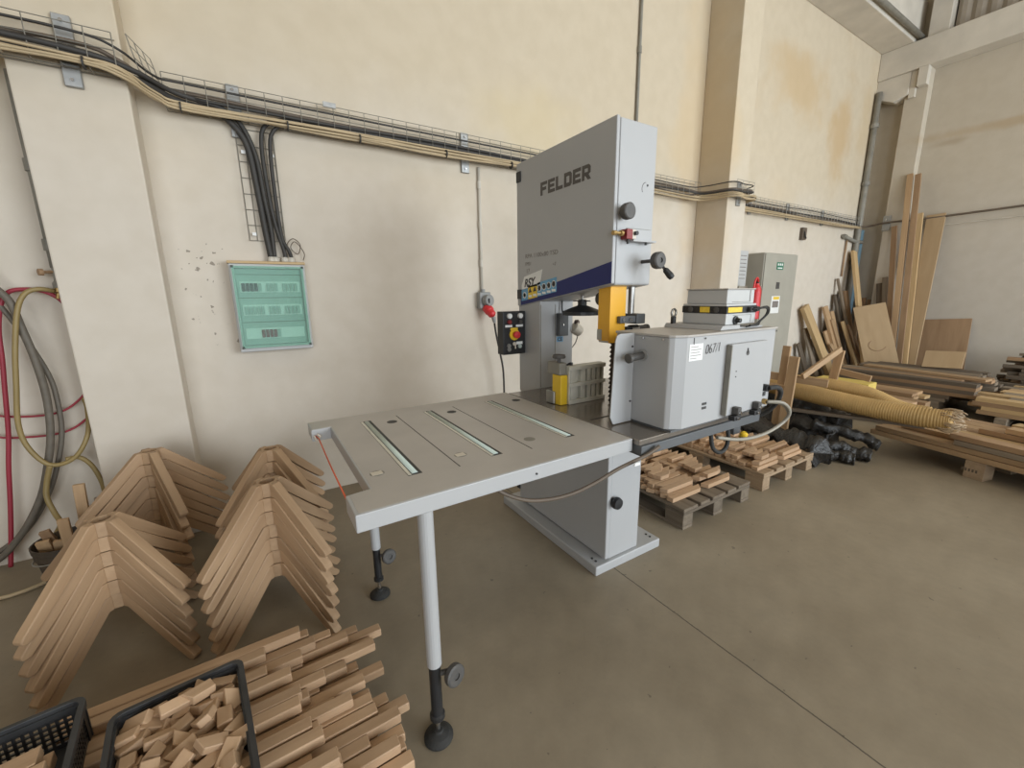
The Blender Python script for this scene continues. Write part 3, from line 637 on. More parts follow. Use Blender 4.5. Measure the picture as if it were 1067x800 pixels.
def tleg(x, y, ztop, zblack, knobz, r=.0245):
    l = G().cyl((x,y,zblack),(x,y,ztop),r,20).build('leg', 'grey', E_)
    G().cyl((x,y,.085),(x,y,zblack),r*.80,18).lathe([(r*.8,0),(r*1.05,.004),(r*1.05,.018),(r*.8,.022)],(x,y,.085),(0,0,1),18).build('leg_extension', 'black', l)
    G().lathe([(.006,0),(.008,.02),(.020,.024),(.034,.028),(.036,.034),(.036,.048),(.030,.052),(.012,.052),(.012,.047),(0,.047)], (x+r*1.7,y-r*.2,knobz), (.28,-.95,.15), 24).cyl((x,y,knobz),(x+r*1.9,y-r*.5,knobz),.009,10).build('leg_knob', 'bakelite', l)
    G().cyl((x,y,.03),(x,y,.09),.009,12).build('stud', 'chrome', l)
    G().lathe([(.046,0),(.050,.004),(.050,.010),(.036,.022),(.018,.030),(.014,.036),(0,.036)], (x,y,0), (0,0,1), 26).build('foot', 'rubber', l)
tleg(.378,1.128,.866,.305,.262); tleg(.392,1.955,.866,.268,.222, .0225)
s_ = G().tube([(.181,1.985,.893),(.190,1.95,.887),(.185,1.6,.884),(.183,1.238,.886)], .0028, 6).build('string', 'string'); tag(s_, 'orange string stretched between the two arms of the extension table', 'string')
G().tube([(.176,1.98,.895),(.183,1.965,.876),(.198,1.962,.892),(.186,1.97,.902)], .004, 6, 3).build('knot', 'shade', s_)
t = cable([(.66,1.16,.866),(.66,1.16,.835),(.75,1.14,.785),(.85,1.125,.765),(.95,1.11,.768),(1.05,1.10,.788),(1.15,1.09,.820),(1.22,1.07,.846),(1.29,1.06,.862),(1.36,1.058,.885)], .0075, 'cablebrown', 'dusty ribbed cable sagging under the front edge of the extension table', None, name='conduit_cable')
tg = G().box(1.205,1.235,1.045,1.050,.838,.850).build('cable_tag', 'white', t)

# ---------------------------------------------------------------- power feeder
F = root('power_feeder', (1.82,1.25,.92), 'big light grey box of the feeder standing on the saw table, marked 067/1', 'machine housing')
body = [(1.440,1.395),(1.440,1.105),(1.455,1.088),(1.500,1.062),(2.188,1.062),(2.188,1.395)]
G().prism(body, 'z', .930, 1.322).build('housing', 'grey', F, .004)
G().prism([(1.436,1.40),(1.436,1.104),(1.452,1.085),(1.499,1.058),(2.196,1.058),(2.196,1.40)], 'z', 1.322, 1.332).build('lid', 'table', F, .002)
G().box(1.448,2.18,1.075,1.385,.9203,.930).build('bottom_plate', 'ironpaint', F)
pl = [(1.325,.925),(1.438,.925),(1.438,1.330),(1.348,1.330),(1.330,1.322),(1.322,1.30),(1.306,.960)]
fl = G().prism(pl, 'y', 1.285, 1.291).build('flange_plate', 'grey', F, .001)
for z in (1.27,1.02): G().cyl((1.425,1.285,z),(1.425,1.281,z),.005,8).build('screw', 'slot', fl)
pd = G().box(1.785,2.085,1.040,1.0615,.945,1.275).build('access_door', 'grey', F, .003)
G().box(1.778,1.7845,1.036,1.060,.950,1.272).build('door_edge', 'pipegrey', pd)
G().lathe([(.012,0),(.012,.001)], (1.915,1.0395,1.228), (0,-1,0), 16).box(1.91,1.914,1.036,1.0395,1.228,1.250).build('door_lock', 'bakelite', pd)
for z in (1.15,1.125): G().cyl((1.835,1.040,z),(1.835,1.0385,z),.003,8).build('screw', 'slot', pd)
for x in (1.835,2.005):
    lt = G().box(x-.028,x+.028,1.010,1.040,.925,.948).build('latch', 'black', F, .003)
    G().box(x-.006,x+.024,1.008,1.039,.949,.985).build('latch_lever', 'bakelite', lt, .004); G().cyl((x+.006,1.010,.962),(x+.006,1.000,.962),.008,10).cyl((x-.004,1.010,.936),(x-.004,1.002,.936),.007,10).build('latch_pin', 'chrome', lt)
for z in (1.022,1.003): G().box(1.632,1.664,1.0605,1.0625,z-.0055,z+.0055).build('vent_slot', 'slot', F)
G().box(1.515,1.605,1.0605,1.0618,1.222,1.292).build('paper_label', 'white', F)
for i in range(5):
    G().box(1.523,1.523+(.05,.07,.06,.07,.04)[i],1.0599,1.0606,1.279-.012*i,1.2815-.012*i).build('print_line', 'faintink', F)
text('lettering', '067/1', .060, (1.622,1.0595,1.243), '-y', 'ink', F, xs=.80, shear=.2, tilt=.05, offset=-.0012)
G().box(1.5405,1.5435,1.060,1.0625,1.290,1.318).build('lid_notch', 'slot', F)
for x in (1.615,2.185): G().cyl((x,1.0585,1.312),(x,1.057,1.312),.004,8).build('screw', 'slot', F)
for y in (1.235,1.13): G().cyl((1.440,y,1.312),(1.436,y,1.312),.005,8).build('screw', 'chrome', F)
G().cyl((1.4355,1.235,1.235),(1.345,1.235,1.228),.0165,16).lathe([(.0165,0),(.021,.004),(.021,.018),(.0165,.02)],(1.365,1.235,1.2295),(-1,0,-.08),16).build('side_handle', 'bakelite', F)
G().lathe([(.026,0),(.026,.006),(.018,.008)],(1.440,1.235,1.236),(-1,0,0),16).build('handle_collar', 'zinc', F)
eb = G().cyl((1.80,1.365,1.332),(1.80,1.365,1.385),.013,12).lathe([(.024,0),(.024,.002)],(1.80,1.365,1.332),(0,0,1),16).build('eye_bolt', 'black', F)
G().tube([(1.80+.017*math.cos(a*PI/8),1.365,1.403+.019*math.sin(a*PI/8)) for a in range(16)], .0055, 8, 0, True).build('eye', 'steel', eb)
G().cyl((2.125,1.062,1.035),(2.125,1.035,1.035),.018,14).build('cable_entry', 'black', F); G().box(2.13,2.15,1.058,1.0625,.99,1.01).build('vent_slot', 'slot', F)
G().cyl((2.14,1.062,.962),(2.14,1.045,.962),.014,12).build('cable_entry', 'brass', F)
cable([(2.125,1.035,1.035),(2.18,1.02,1.035),(2.24,1.03,1.00),(2.27,1.06,.93),(2.27,1.12,.86),(2.2,1.2,.82),(2.1,1.3,.83)], .012, 'rubber', 'thick black cable looping off the right end of the feeder box', 'cables of the feeder', n=10)
cable([(2.14,1.045,.962),(2.21,1.00,.955),(2.27,.99,.90),(2.25,1.01,.84),(2.12,1.03,.80),(1.95,1.05,.80),(1.80,1.08,.83)], .0085, 'palecable', 'pale cable looping under the right end of the feeder box', 'cables of the feeder', n=10)
cable([(2.155,1.045,.958),(2.225,1.01,.945),(2.285,1.0,.88),(2.26,1.03,.82),(2.13,1.05,.785),(1.97,1.07,.79)], .0075, 'palecable', 'second pale cable beside the looping one under the feeder box', 'cables of the feeder', n=10)
cable([(1.78,1.10,.85),(1.79,1.09,.78),(1.84,1.085,.745),(1.90,1.09,.755),(1.93,1.10,.80),(1.93,1.11,.852)], .010, 'rubber', 'black lead hanging in a loop below the saw table edge', 'cables of the feeder', n=10)
kn = G().lathe([(.016,0),(.018,.01),(.018,.03),(.01,.036)], (2.0,1.07,.79), (0,-.3,1), 14).build('cable_plug', 'lemon'); tag(kn, 'small orange plug under the saw table edge', 'plug')

# ---------------------------------------------------------------- control box on the feeder
t = root('control_box', (1.95,1.24,1.333), 'small grey control box with a black and yellow band on top of the feeder', 'control box')
G().prism([(1.775,1.333),(1.93,1.333),(1.925,1.352),(1.79,1.352)], 'y', 1.095, 1.40).box(1.90,2.13,1.10,1.36,1.333,1.3405).build('base_plate', 'grey', t, .001)
G().box(1.846,2.09,1.118,1.345,1.3525,1.404).build('lower_case', 'switch', t, .003)
bd = G().box(1.842,2.094,1.114,1.349,1.404,1.437).build('band', 'black', t, .003)
G().box(1.844,2.09,1.118,1.345,1.437,1.447).build('upper_flange', 'switch', t, .002)
up_ = G().box(1.858,2.082,1.128,1.336,1.447,1.512).build('upper_case', 'switch', t, .004)
G().box(1.853,2.087,1.124,1.340,1.512,1.518).build('case_lid', 'table', t, .002)
G().box(1.90,2.045,1.1255,1.128,1.455,1.457).box(2.043,2.045,1.1255,1.128,1.455,1.51).build('seam', 'pipegrey', up_)
G().box(1.850,1.962,1.1125,1.1142,1.409,1.432).build('warning_label', 'gold', bd)
G().box(1.8402,1.8422,1.20,1.25,1.408,1.434).build('warning_label', 'gold', bd)
for y in (1.30,1.165): G().lathe([(.014,0),(.014,.004),(.009,.006)], (1.842,y,1.42), (-1,0,0), 14).build('band_knob', 'bakelite', bd)
G().cyl((2.02,1.114,1.42),(2.02,1.098,1.42),.013,12).cyl((2.06,1.114,1.42),(2.06,1.09,1.422),.012,12).build('connector', 'black', bd)
G().lathe([(.02,0),(.02,.006),(.012,.008),(.010,.028),(0,.03)], (1.92,1.118,1.372), (0,-1,0), 14).build('rotary_knob', 'black', t)
G().box(1.90,2.05,1.1165,1.118,1.394,1.396).box(2.048,2.05,1.1165,1.118,1.36,1.396).build('seam', 'pipegrey', t)
cable([(2.06,1.09,1.422),(2.11,1.075,1.43),(2.15,1.09,1.40),(2.145,1.12,1.36),(2.09,1.10,1.345),(2.02,1.08,1.347),(1.97,1.075,1.347)], .005, 'rubber', 'thin black lead looping at the right of the small control box', 'leads of the small control box')
cable([(2.02,1.098,1.42),(2.09,1.07,1.425),(2.115,1.08,1.395),(2.085,1.09,1.365),(2.03,1.085,1.349),(1.96,1.085,1.342)], .004, 'rubber', 'thin grey lead curling in front of the small control box', 'leads of the small control box')

# ---------------------------------------------------------------- electric cabinet, extinguisher
t = root('electric_cabinet', (6.25,3.3,.15), 'tall grey beige electric cabinet on the wall behind the feeder', 'cabinet')
G().box(5.98,6.86,3.16,3.399,.0,2.02).build('case', 'cabinet', t, .008)
cd = G().box(5.99,6.85,3.145,3.16,.12,2.01).build('cabinet_door', 'cabinet', t, .004)
G().box(6.29,6.47,3.142,3.1455,1.80,1.90).build('door_label', 'green', cd); [G().box(6.315+.05*k,6.345+.05*k,3.1405,3.1425,1.855,1.885).build('label_print', 'white', cd) for k in range(3)]; G().box(6.32,6.44,3.1405,3.1425,1.815,1.83).build('label_print', 'white', cd)
G().box(6.33,6.41,3.135,3.1455,1.54,1.63).build('door_latch', 'bakelite', cd, .004)
w_ = G().box(6.25,6.47,3.142,3.1455,1.20,1.44).build('door_notice', 'white', cd); G().box(6.28,6.44,3.1405,3.1425,1.28,1.37).build('notice_picture', 'faintink', w_); G().box(6.29,6.45,3.1405,3.1425,1.39,1.43).build('notice_stripe', 'gold', w_)
G().box(6.862,6.90,3.2,3.3,1.72,1.92).build('side_switch', 'pipegrey', t, .006)
G().box(5.70,5.90,3.34,3.399,1.58,2.05).build('notice_board', 'switch', None); o = bpy.data.objects['notice_board']; tag(o, 'pale narrow notice board on the wall left of the electric cabinet', 'notice')
for k in range(7): G().box(5.73,5.87,3.338,3.3405,1.68+.05*k,1.69+.05*k).build('print_line', 'faintink', o)
t = root('fire_extinguisher', (5.93,3.12,1.2), 'red fire extinguisher hanging left of the electric cabinet', 'fire extinguisher')
G().lathe([(.056,0),(.06,.01),(.06,.36),(.05,.41),(.028,.44),(.028,.46),(0,.46)], (5.70,3.07,1.15), (0,0,1), 22).build('cylinder', 'red', t)
G().lathe([(.02,0),(.025,.02),(.025,.05),(0,.055)], (5.70,3.07,1.61), (0,0,1), 12).build('valve', 'black', t)
G().tube([(5.69,3.05,1.63),(5.62,3.03,1.68),(5.57,3.03,1.62),(5.57,3.04,1.45)], .012, 8, 4).build('discharge_hose', 'red', t)
G().box(5.69,5.71,3.13,3.401,1.3,1.5).build('wall_hook', 'black', t)
o = G().box(5.52,5.72,3.2,3.399,1.20,1.58).build('socket_box', 'cabinet', bevel=.008); tag(o, 'grey beige socket box on the wall beside the fire extinguisher', 'socket box')
for x in (5.58,5.65): G().cyl((x,3.2,1.50),(x,3.19,1.50),.02,12).build('socket_hole', 'black', o)

# ---------------------------------------------------------------- hoses and pipe left of the pilaster
p = things_pipe('air_pipe', [(-.885,3.35,1.68),(-.885,3.35,2.64)], .022, 'pipegrey', 'grey air pipe coming down beside the left pilaster', 'pipe', couplers=[((-.885,3.35,1.80),(0,0,1)),((-.885,3.35,2.2),(0,0,1))])
G().lathe([(.02,-.05),(.028,-.04),(.028,0),(.018,.01),(.018,.09)], (-.885,3.35,1.60), (0,0,1), 14).build('valve_body', 'pipegrey', p)
G().cyl((-.885,3.35,1.66),(-.93,3.32,1.655),.008,10).cyl((-.93,3.32,1.655),(-.945,3.31,1.655),.018,12).build('valve_handle', 'brownboard', p)
G().lathe([(.016,0),(.022,.004),(.022,.025),(.014,.03),(.014,.06)], (-.885,3.34,1.57), (-.2,-.2,-1), 12).build('hose_fitting', 'brass', p)
tag(G().tube([(-1.30,3.28,1.95),(-1.20,3.28,1.74),(-1.11,3.28,1.58),(-1.067,3.28,1.50),(-1.05,3.28,1.37),(-1.03,3.28,1.2),(-1.025,3.29,.99),(-1.045,3.29,.77),(-1.09,3.29,.58),(-1.16,3.3,.38),(-1.28,3.3,.18),(-1.42,3.3,.06),(-1.7,3.25,.03)], .0175, 12, 6).build('suction_hose', 'hosegrey'), 'thick dark grey hose hanging in an arc left of the pilaster', 'hose')
tag(G().tube([(-1.30,3.33,1.86),(-1.13,3.33,1.5),(-1.06,3.33,1.3),(-1.01,3.335,1.1),(-1.0,3.335,.95),(-1.015,3.335,.75),(-1.07,3.335,.55),(-1.14,3.335,.38),(-1.26,3.335,.2),(-1.45,3.335,.07)], .0125, 10, 6).build('suction_hose', 'hosegrey'), 'thinner dark grey hose behind the thick one left of the pilaster', 'hose')
tag(G().tube([(-.905,3.32,1.555),(-.95,3.28,1.565),(-1.0,3.26,1.54),(-1.04,3.25,1.45),(-1.08,3.24,1.25),(-1.11,3.24,1.06),(-1.14,3.24,.85),(-1.125,3.24,.71),(-1.06,3.24,.60),(-.96,3.24,.62),(-.89,3.26,.74),(-.885,3.33,.88),(-.90,3.36,.95)], .0118, 10, 6).build('air_hose', 'hoseyellow'), 'olive yellow hose looping down from the brass valve', 'hose')
tag(G().tube([(-1.06,3.23,.60),(-1.09,3.23,.50),(-1.10,3.22,.42),(-1.08,3.20,.33),(-1.05,3.15,.28),(-1.04,3.05,.27),(-1.04,2.95,.25)], .013, 10, 6).build('air_hose', 'hoseyellow'), 'short olive hose end dropping into the bucket', 'hose')
tag(G().tube([(-1.0,3.25,.615),(-.95,3.27,.61),(-.91,3.28,.55),(-.885,3.28,.45),(-.88,3.28,.36),(-.88,3.28,.2),(-.88,3.27,.012)], .012, 10, 6).build('air_hose', 'hoseyellow'), 'thin olive hose arching down to the stacked frames at the wall', 'hose')
tag(G().tube([(-.875,3.33,1.48),(-.90,3.33,1.52),(-.95,3.33,1.555),(-1.02,3.33,1.565),(-1.08,3.33,1.55),(-1.12,3.33,1.48),(-1.15,3.33,1.35),(-1.165,3.33,1.2),(-1.185,3.33,1.04),(-1.215,3.33,.8),(-1.25,3.33,.6),(-1.28,3.33,.4),(-1.31,3.32,.2),(-1.34,3.31,.02)], .011, 10, 6).build('air_hose', 'hosered'), 'red hose arching over and dropping to the floor at the left edge', 'hose')
for k, (z, d_) in enumerate(((.98,.11),(.85,.10))):
    tag(G().tube([(-1.5,3.35,z+.12),(-1.3,3.35,z-.06),(-1.15,3.35,z-d_),(-1.0,3.35,z-d_*.95),(-.90,3.35,z-.03),(-.865,3.35,z+.04)], .006, 8, 6).build('air_hose', 'hosered'), 'thin red hose sagging to the pilaster, the %s of the two' % ('upper','lower')[k], 'hose')
tag(G().tube([(-1.8,3.2,.012),(-1.3,2.98,.012),(-1.08,3.05,.012),(-.95,3.12,.012),(-.7,3.15,.012)], .010, 8, 5).build('floor_cable', 'cablebeige'), 'pale cable lying on the floor behind the bucket', 'cable')

# ---------------------------------------------------------------- bucket of offcuts
t = root('bucket', (-.955,2.90,0), 'grimy black bucket full of offcuts beside the pilaster', 'bucket')
G().lathe([(0,0),(.095,0),(.10,.01),(.124,.22),(.130,.225),(.132,.255),(.135,.26),(.137,.29),(.131,.29),(.124,.255),(.097,.02),(0,.02)], (-.955,2.90,0), (0,0,1), 32).build('bucket_body', 'bucket', t)
G().tube([(-.955+.138*math.cos(a*PI/12),2.90+.138*math.sin(a*PI/12),.222+.02*math.cos(a*PI/12+.4)) for a in range(-13,3)], .0035, 6).build('wire_handle', 'wire', t)
OFF = [((-.965,2.80,.03),(-.957,2.76,.40),.042,.02,'oak','short oak offcut leaning out of the front of the bucket'),
       ((-.93,2.88,.03),(-.915,2.905,.52),.045,.022,'oak','tall upright oak offcut standing in the bucket'),
       ((-.91,2.87,.03),(-.855,2.93,.42),.04,.02,'oldwood','dark grey offcut standing at the bucket right side'),
       ((-.90,2.90,.03),(-.835,2.96,.42),.03,.02,'brownboard','brown offcut behind the dark one in the bucket'),
       ((-1.0,2.90,.05),(-1.055,2.83,.33),.04,.02,'brownboard','brown offcut leaning left over the bucket rim'),
       ((-1.04,2.86,.05),(-1.06,2.80,.29),.05,.02,'oak','wide pale offcut low at the bucket left rim'),
       ((-1.02,2.84,.05),(-1.0,2.79,.28),.04,.02,'oak','low pale offcut at the bucket front rim')]
for p0, p1, w, th, mm, lab in OFF: tag(plank('wood_offcut', V(p0)+V((.03,.05,0)), V(p1)+V((.03,.05,.03)), w, th, mm, (0,-1,.2)), lab, 'offcut', 'offcuts in the bucket')

# ---------------------------------------------------------------- stacked four-legged wooden frames
PITCH = .066
ang = math.atan2(.262, .257)
def leg_mesh():
    prof = [(.0385,0),(.060,0),(.322,-.264),(.333,-.279),(.333,-.290),(.325,-.2965),(.306,-.2970),(.205,-.2080),(.058,-.0650),(.0385,-.0650)]
    ca, sa = math.cos(ang), math.sin(ang)
    pr = [(x*ca-z*sa, x*sa+z*ca) for x, z in prof]         # turned so that the leg's own X follows its slope
    g = G().prism(pr, 'y', -.019, .019); me = g.build('leg', 'oakleg', None, .0035, 2, origin=(0,0,0)); return me
leg0 = leg_mesh()
ring = [(.0395,.019),(.019,.0395),(-.019,.0395),(-.0395,.019),(-.0395,-.019),(-.019,-.0395),(.019,-.0395),(.0395,-.019)]
g = G(); n = 24
bo = [[g.bm.verts.new((ring[k][0],ring[k][1],z)) for k in range(8)] for z in (0,-.0630)]
bi = [[g.bm.verts.new((.0345*math.cos(PI/4*(k+.5)),.029*math.sin(PI/4*(k+.5)),z)) for k in range(8)] for z in (0,-.0630)]
for k in range(8):
    j = (k+1)%8
    g.bm.faces.new((bo[0][k],bo[1][k],bo[1][j],bo[0][j])); g.bm.faces.new((bi[0][k],bi[0][j],bi[1][j],bi[1][k]))
    g.bm.faces.new((bo[0][k],bo[0][j],bi[0][j],bi[0][k])); g.bm.faces.new((bo[1][k],bi[1][k],bi[1][j],bo[1][j]))
bmesh.ops.recalc_face_normals(g.bm, faces=g.bm.faces[:])
hub0 = g.build('hub', 'oakleg', None, .0012, 1, origin=(0,0,0))
frame0 = bpy.data.objects.new('wooden_trestle', None); COL.objects.link(frame0)
hub0.parent = frame0; leg0.parent = frame0
legs = [leg0]
for k in range(3):
    c = leg0.copy(); COL.objects.link(c); c.parent = frame0; legs.append(c)
for k, l in enumerate(legs): l.rotation_euler = Euler((0, ang, PI/2*k), 'XYZ')
ORD = ['topmost','second from the top','third from the top','fourth from the top','fifth from the top','sixth from the top','lowest']
first = True
for nm, cx, cy, az, cnt in (('front left', -.624, 2.206, -2.255, 6), ('front right', -.030, 2.069, -2.499, 7), ('back left', -.559, 2.868, -2.723, 7), ('back right', -.003, 2.544, -2.481, 7)):
    for i in range(cnt):
        f = frame0 if first else copy_tree(frame0); first = False
        rr = random.Random(cx*100+i)
        f.location = (cx+rr.uniform(-.004,.004), cy+rr.uniform(-.004,.004), .2995+PITCH*(cnt-1-i)); f.rotation_euler = (0,0,az+rr.uniform(-.035,.035))
        o_ = ORD[i] if i < cnt-1 else 'lowest'
        tag(f, 'four-legged oak trestle, %s of the %s stack' % (o_, nm), 'trestle', 'stacked wooden trestles')

# ---------------------------------------------------------------- strips on their pallet, crates
def pallet(x0, y0, lx, ly, mat, label, rz=0, boards=5, name='pallet', zs=0):
    """deck boards run along Y"""
    t = root(name, (x0+lx/2, y0+ly/2, zs), label, 'pallet', 'wooden pallets')
    def P_(*a, n, bv=.003):
        o = plank(n, *a, parent=t, bevel=bv); return o
    for k in range(boards):
        w = .145 if k in (0, boards-1, boards//2) else .10
        x = x0+.072+(lx-.144)*k/(boards-1)
        P_((x,y0,zs+.133), (x,y0+ly,zs+.133), w, .022, mat, n='deck_board')
    for y in (y0+.072, y0+ly/2, y0+ly-.072): P_((x0,y,zs+.1105), (x0+lx,y,zs+.1105), .145, .022, mat, n='stringer')
    for x in (x0+.05, x0+lx/2, x0+lx-.05):
        for y in (y0+.072, y0+ly/2, y0+ly-.072): P_((x,y-.07,zs+.0605), (x,y+.07,zs+.0605), .10, .077, mat, n='block')
        P_((x,y0,zs+.011), (x,y0+ly,zs+.011), .10, .022, mat, n='bottom_board')
    return t
pallet(-.70, .50, .84, 1.12, 'pallet', 'dark weathered pallet under the oak strips at the bottom left', 0)
rnd = random.Random(5)
NS = 16; cnt = 0
lay_x = [(.17,.09),(.12,.12),(.03,.14),(-.05,.12)]
LAYN = ['bottom','second','third','top']
def ordn(k):
    w = ['first','second','third','fourth','fifth','sixth','seventh','eighth','ninth','tenth','eleventh','twelfth','thirteenth','fourteenth','fifteenth','sixteenth','seventeenth','eighteenth','nineteenth','twentieth']
    return w[k] if k < 20 else '%dth' % (k+1)
yaw_s = math.radians(1.5)
for L in range(4):
    z = .1445+.0165+.033*L
    for i in range(NS):
        y = 1.572-.0455*i+rnd.uniform(-.003,.003)-(.006 if L % 2 else 0)
        if L == 3 and i % 3 == 2: continue
        xr = lay_x[L][0]+rnd.uniform(-1,1)*lay_x[L][1]
        if L == 0 and i % 4 == 1: xr = .27+rnd.uniform(-.03,.03)
        if L == 1 and i in (3,10): xr = .25
        xl = -.62+rnd.uniform(-.04,.04)
        o = plank('oak_strip', (xl,y-.01,z), (xr,y+.012,z), .041, .0318, 'oakpink', (0,0,1), bevel=.003)
        tag(o, 'oak strip by the black crates, %s layer, %s row from the far side' % (LAYN[L], ordn(i)), 'wood strip', 'oak strips on the bottom left pallet')
def crate(cx, cy, rz, lx, ly, z0, h, label):
    t = root('crate', (0,0,0), label, 'crate', 'black plastic crates'); th = .006
    def grid(n_, a, L, fixed, axis, solid=(0,)):
        g = G()
        def b(u0,u1,z_0,z_1):
            if axis == 'x': g.box(u0,u1,fixed-th/2,fixed+th/2,z_0,z_1)
            else: g.box(fixed-th/2,fixed+th/2,u0,u1,z_0,z_1)
        b(a,a+L,0,.018); b(a,a+L,h-.030,h-.012); b(a,a+.03,.018,h-.03); b(a+L-.03,a+L,.018,h-.03)
        if axis == 'x': b(a+L*.36,a+L*.64,.05,h-.055)
        u = a+.03+.016
        while u < a+L-.04:
            b(u,u+.006,.018,h-.03); u += .016
        z_ = .03
        while z_ < h-.035:
            b(a+.03,a+L-.03,z_,z_+.005); z_ += .016
        return g.build(n_, 'crate', t)
    grid('side_panel', -lx/2, lx, -ly/2+.01, 'x'); grid('side_panel', -lx/2, lx, ly/2-.01, 'x')
    grid('end_panel', -ly/2, ly, -lx/2+.01, 'y'); grid('end_panel', -ly/2, ly, lx/2-.01, 'y')
    G().box(-lx/2+.008,lx/2-.008,-ly/2+.008,ly/2-.008,0,.006).build('crate_floor', 'crate', t)
    out = []
    def rr_(a, b, r): return [(sx*(a-r)+r*math.cos(q), sy*(b-r)+r*math.sin(q)) for sx, sy, q0 in ((1,1,0),(-1,1,PI/2),(-1,-1,PI),(1,-1,3*PI/2)) for q in (q0+PI/2*j/4 for j in range(5))]
    g = G(); A_ = rr_(lx/2+.006, ly/2+.006, .03); B_ = rr_(lx/2-.008, ly/2-.008, .022)
    vs = [[g.bm.verts.new((p[0],p[1],z_)) for p in P_] for P_, z_ in ((A_,h-.02),(A_,h),(B_,h),(B_,h-.02))]
    m_ = len(A_)
    for q in range(4):
        for k in range(m_): g.bm.faces.new((vs[q][k],vs[q][(k+1)%m_],vs[(q+1)%4][(k+1)%m_],vs[(q+1)%4][k]))
    bmesh.ops.recalc_face_normals(g.bm, faces=g.bm.faces[:]); g.build('rim', 'crate', t, .002)
    for sx in (-1,1):
        for sy in (-1,1): G().prism([(sx*(lx/2-.03),sy*(ly/2-.004)),(sx*(lx/2-.004),sy*(ly/2-.03)),(sx*(lx/2-.002),sy*(ly/2-.008)),(sx*(lx/2-.008),sy*(ly/2-.002))], 'z', .0, h-.02).build('corner_post', 'crate', t)
    t.location = (cx,cy,z0); t.rotation_euler = (0,0,rz); return t
ZC = .1445+.033*4+.001
c2w, c2l, c2h = .295, .46, .125
th2 = math.radians(6)
ex, ey = V((math.cos(th2), math.sin(th2), 0)), V((-math.sin(th2), math.cos(th2), 0))
far_l = V((-.452,1.352,0)); c2 = far_l+ex*(c2w/2)-ey*(c2l/2)
crate(c2.x, c2.y, th2, c2w, c2l, ZC, c2h, 'black plastic crate heaped with small oak blocks on the strips')
ex1 = ex; far_r = V((-.535,1.478,0)); c1w, c1l = .46, .34
c1 = far_r-ex*(c1w/2)-ey*(c1l/2)
crate(c1.x, c1.y, th2, c1w, c1l, ZC-.006, .13, 'black lattice crate with long wood pieces at the left bottom corner')
pallet(-1.25, .75, .53, .75, 'pallet', 'weathered pallet under the left black crate', 0, 4)
for i in range(14):
    y = 1.44-.05*i; tag(plank('oak_strip', (-1.2,y,.21), (-.715,y,.21), .047, .13, 'oak', (0,0,1)), 'thick oak piece under the left black crate, %s from far side' % ordn(i), 'wood strip', 'thick oak pieces under the left crate')
# wood pieces in the left crate
for i in range(9):
    q = c1+ex*.045*(1 if i%2 else .6)-ey*(.09-.058*(i%3)); zc = ZC+.022+.032*(i//3)
    o = plank('wood_offcut', q-ex*.16+V((0,0,zc)), q+ex*.14+V((0,0,zc+.02)), .055, .028, 'oakpink', (0,0,1), ends=(.02,.0))
    tag(o, 'long oak piece lying in the left black crate, %s one' % ordn(i), 'offcut', 'oak pieces in the left crate')
# heap of blocks
rnd = random.Random(21)
nb = 0
for L in range(5):
    nx, ny = 5, 10
    for i in range(nx):
        for j in range(ny):
            if L < 2 and 0 < i < nx-1 and 0 < j < ny-1: continue
            if L == 4 and (rnd.random() < .5 or i in (0, nx-1) or j in (0, ny-1)): continue
            u = -c2w/2+.042+(c2w-.084)*i/(nx-1)+rnd.uniform(-.012,.012); v = c2l/2-.038-(c2l-.076)*j/(ny-1)+rnd.uniform(-.012,.012)
            z = ZC+.024+.024*L+rnd.uniform(0,.010)
            p = c2+ex*u+ey*v+V((0,0,z))
            a = th2+rnd.choice((.15,.35,.25,.9,-.5,1.35))+rnd.uniform(-.25,.25); ti = rnd.uniform(-.32,.32)
            if L >= 2: ti = rnd.uniform(-.55,.55)
            dv = V((math.cos(a)*math.cos(ti), math.sin(a)*math.cos(ti), math.sin(ti))); ln = rnd.uniform(.026,.040)
            hint = V((rnd.uniform(-.5,.5), rnd.uniform(-.5,.5), 1))
            o = plank('oak_block', p-dv*ln, p+dv*ln, rnd.uniform(.030,.038), rnd.uniform(.020,.027), 'oakpink', hint, ends=(rnd.choice((0,.018,.022)), rnd.choice((0,0,.012))), bevel=.002)
            lim = .122
            tag(o, 'small wedge-cut oak block jumbled in the heaped black crate', 'wood block', 'oak blocks heaped in the black crate'); nb += 1

# ---------------------------------------------------------------- two pallets of leg blanks
def blanks(px0, py0, name, seed, rows):
    rnd = random.Random(seed); k = 0
    for L, (n_, cols, xo) in enumerate(rows):
        z = .1450+.0155+.031*L
        for c in range(len(cols)):
            for i in range(n_):
                if rnd.random() < (.04, .30, .62)[L]: continue
                y = py0+.05+i*.0535+(L*.012)
                x = px0+cols[c]+rnd.uniform(-.018,.018)+xo+.012*((i//5) % 3)
                le = rnd.uniform(.335,.36) if L < 2 else rnd.uniform(.15,.22)
                o = plank('leg_blank', (x,y,z), (x+le,y+rnd.uniform(-.006,.006),z), .0495, .0295, 'oakpink', (0,0,1), ends=(rnd.choice((0,.02)), rnd.choice((.05,.07))), bevel=.002)
                tag(o, 'oak leg blank on %s, %s layer, %s column, %s row from front' % (name, ('bottom','middle','top')[L], ('left','right')[c], ordn(i)), 'leg blank', 'oak leg blanks on the %s' % name)
pallet(2.20, 1.49, .76, 1.15, 'pallet', 'weathered grey pallet of leg blanks next to the bandsaw base')
blanks(2.20, 1.56, 'near pallet', 3, [(18,(.01,.385),0),(16,(.03,.36),0),(14,(.10,.42),0)])
pallet(3.17, 1.50, .79, 1.15, 'palletnew', 'browner pallet of leg blanks behind the first one')
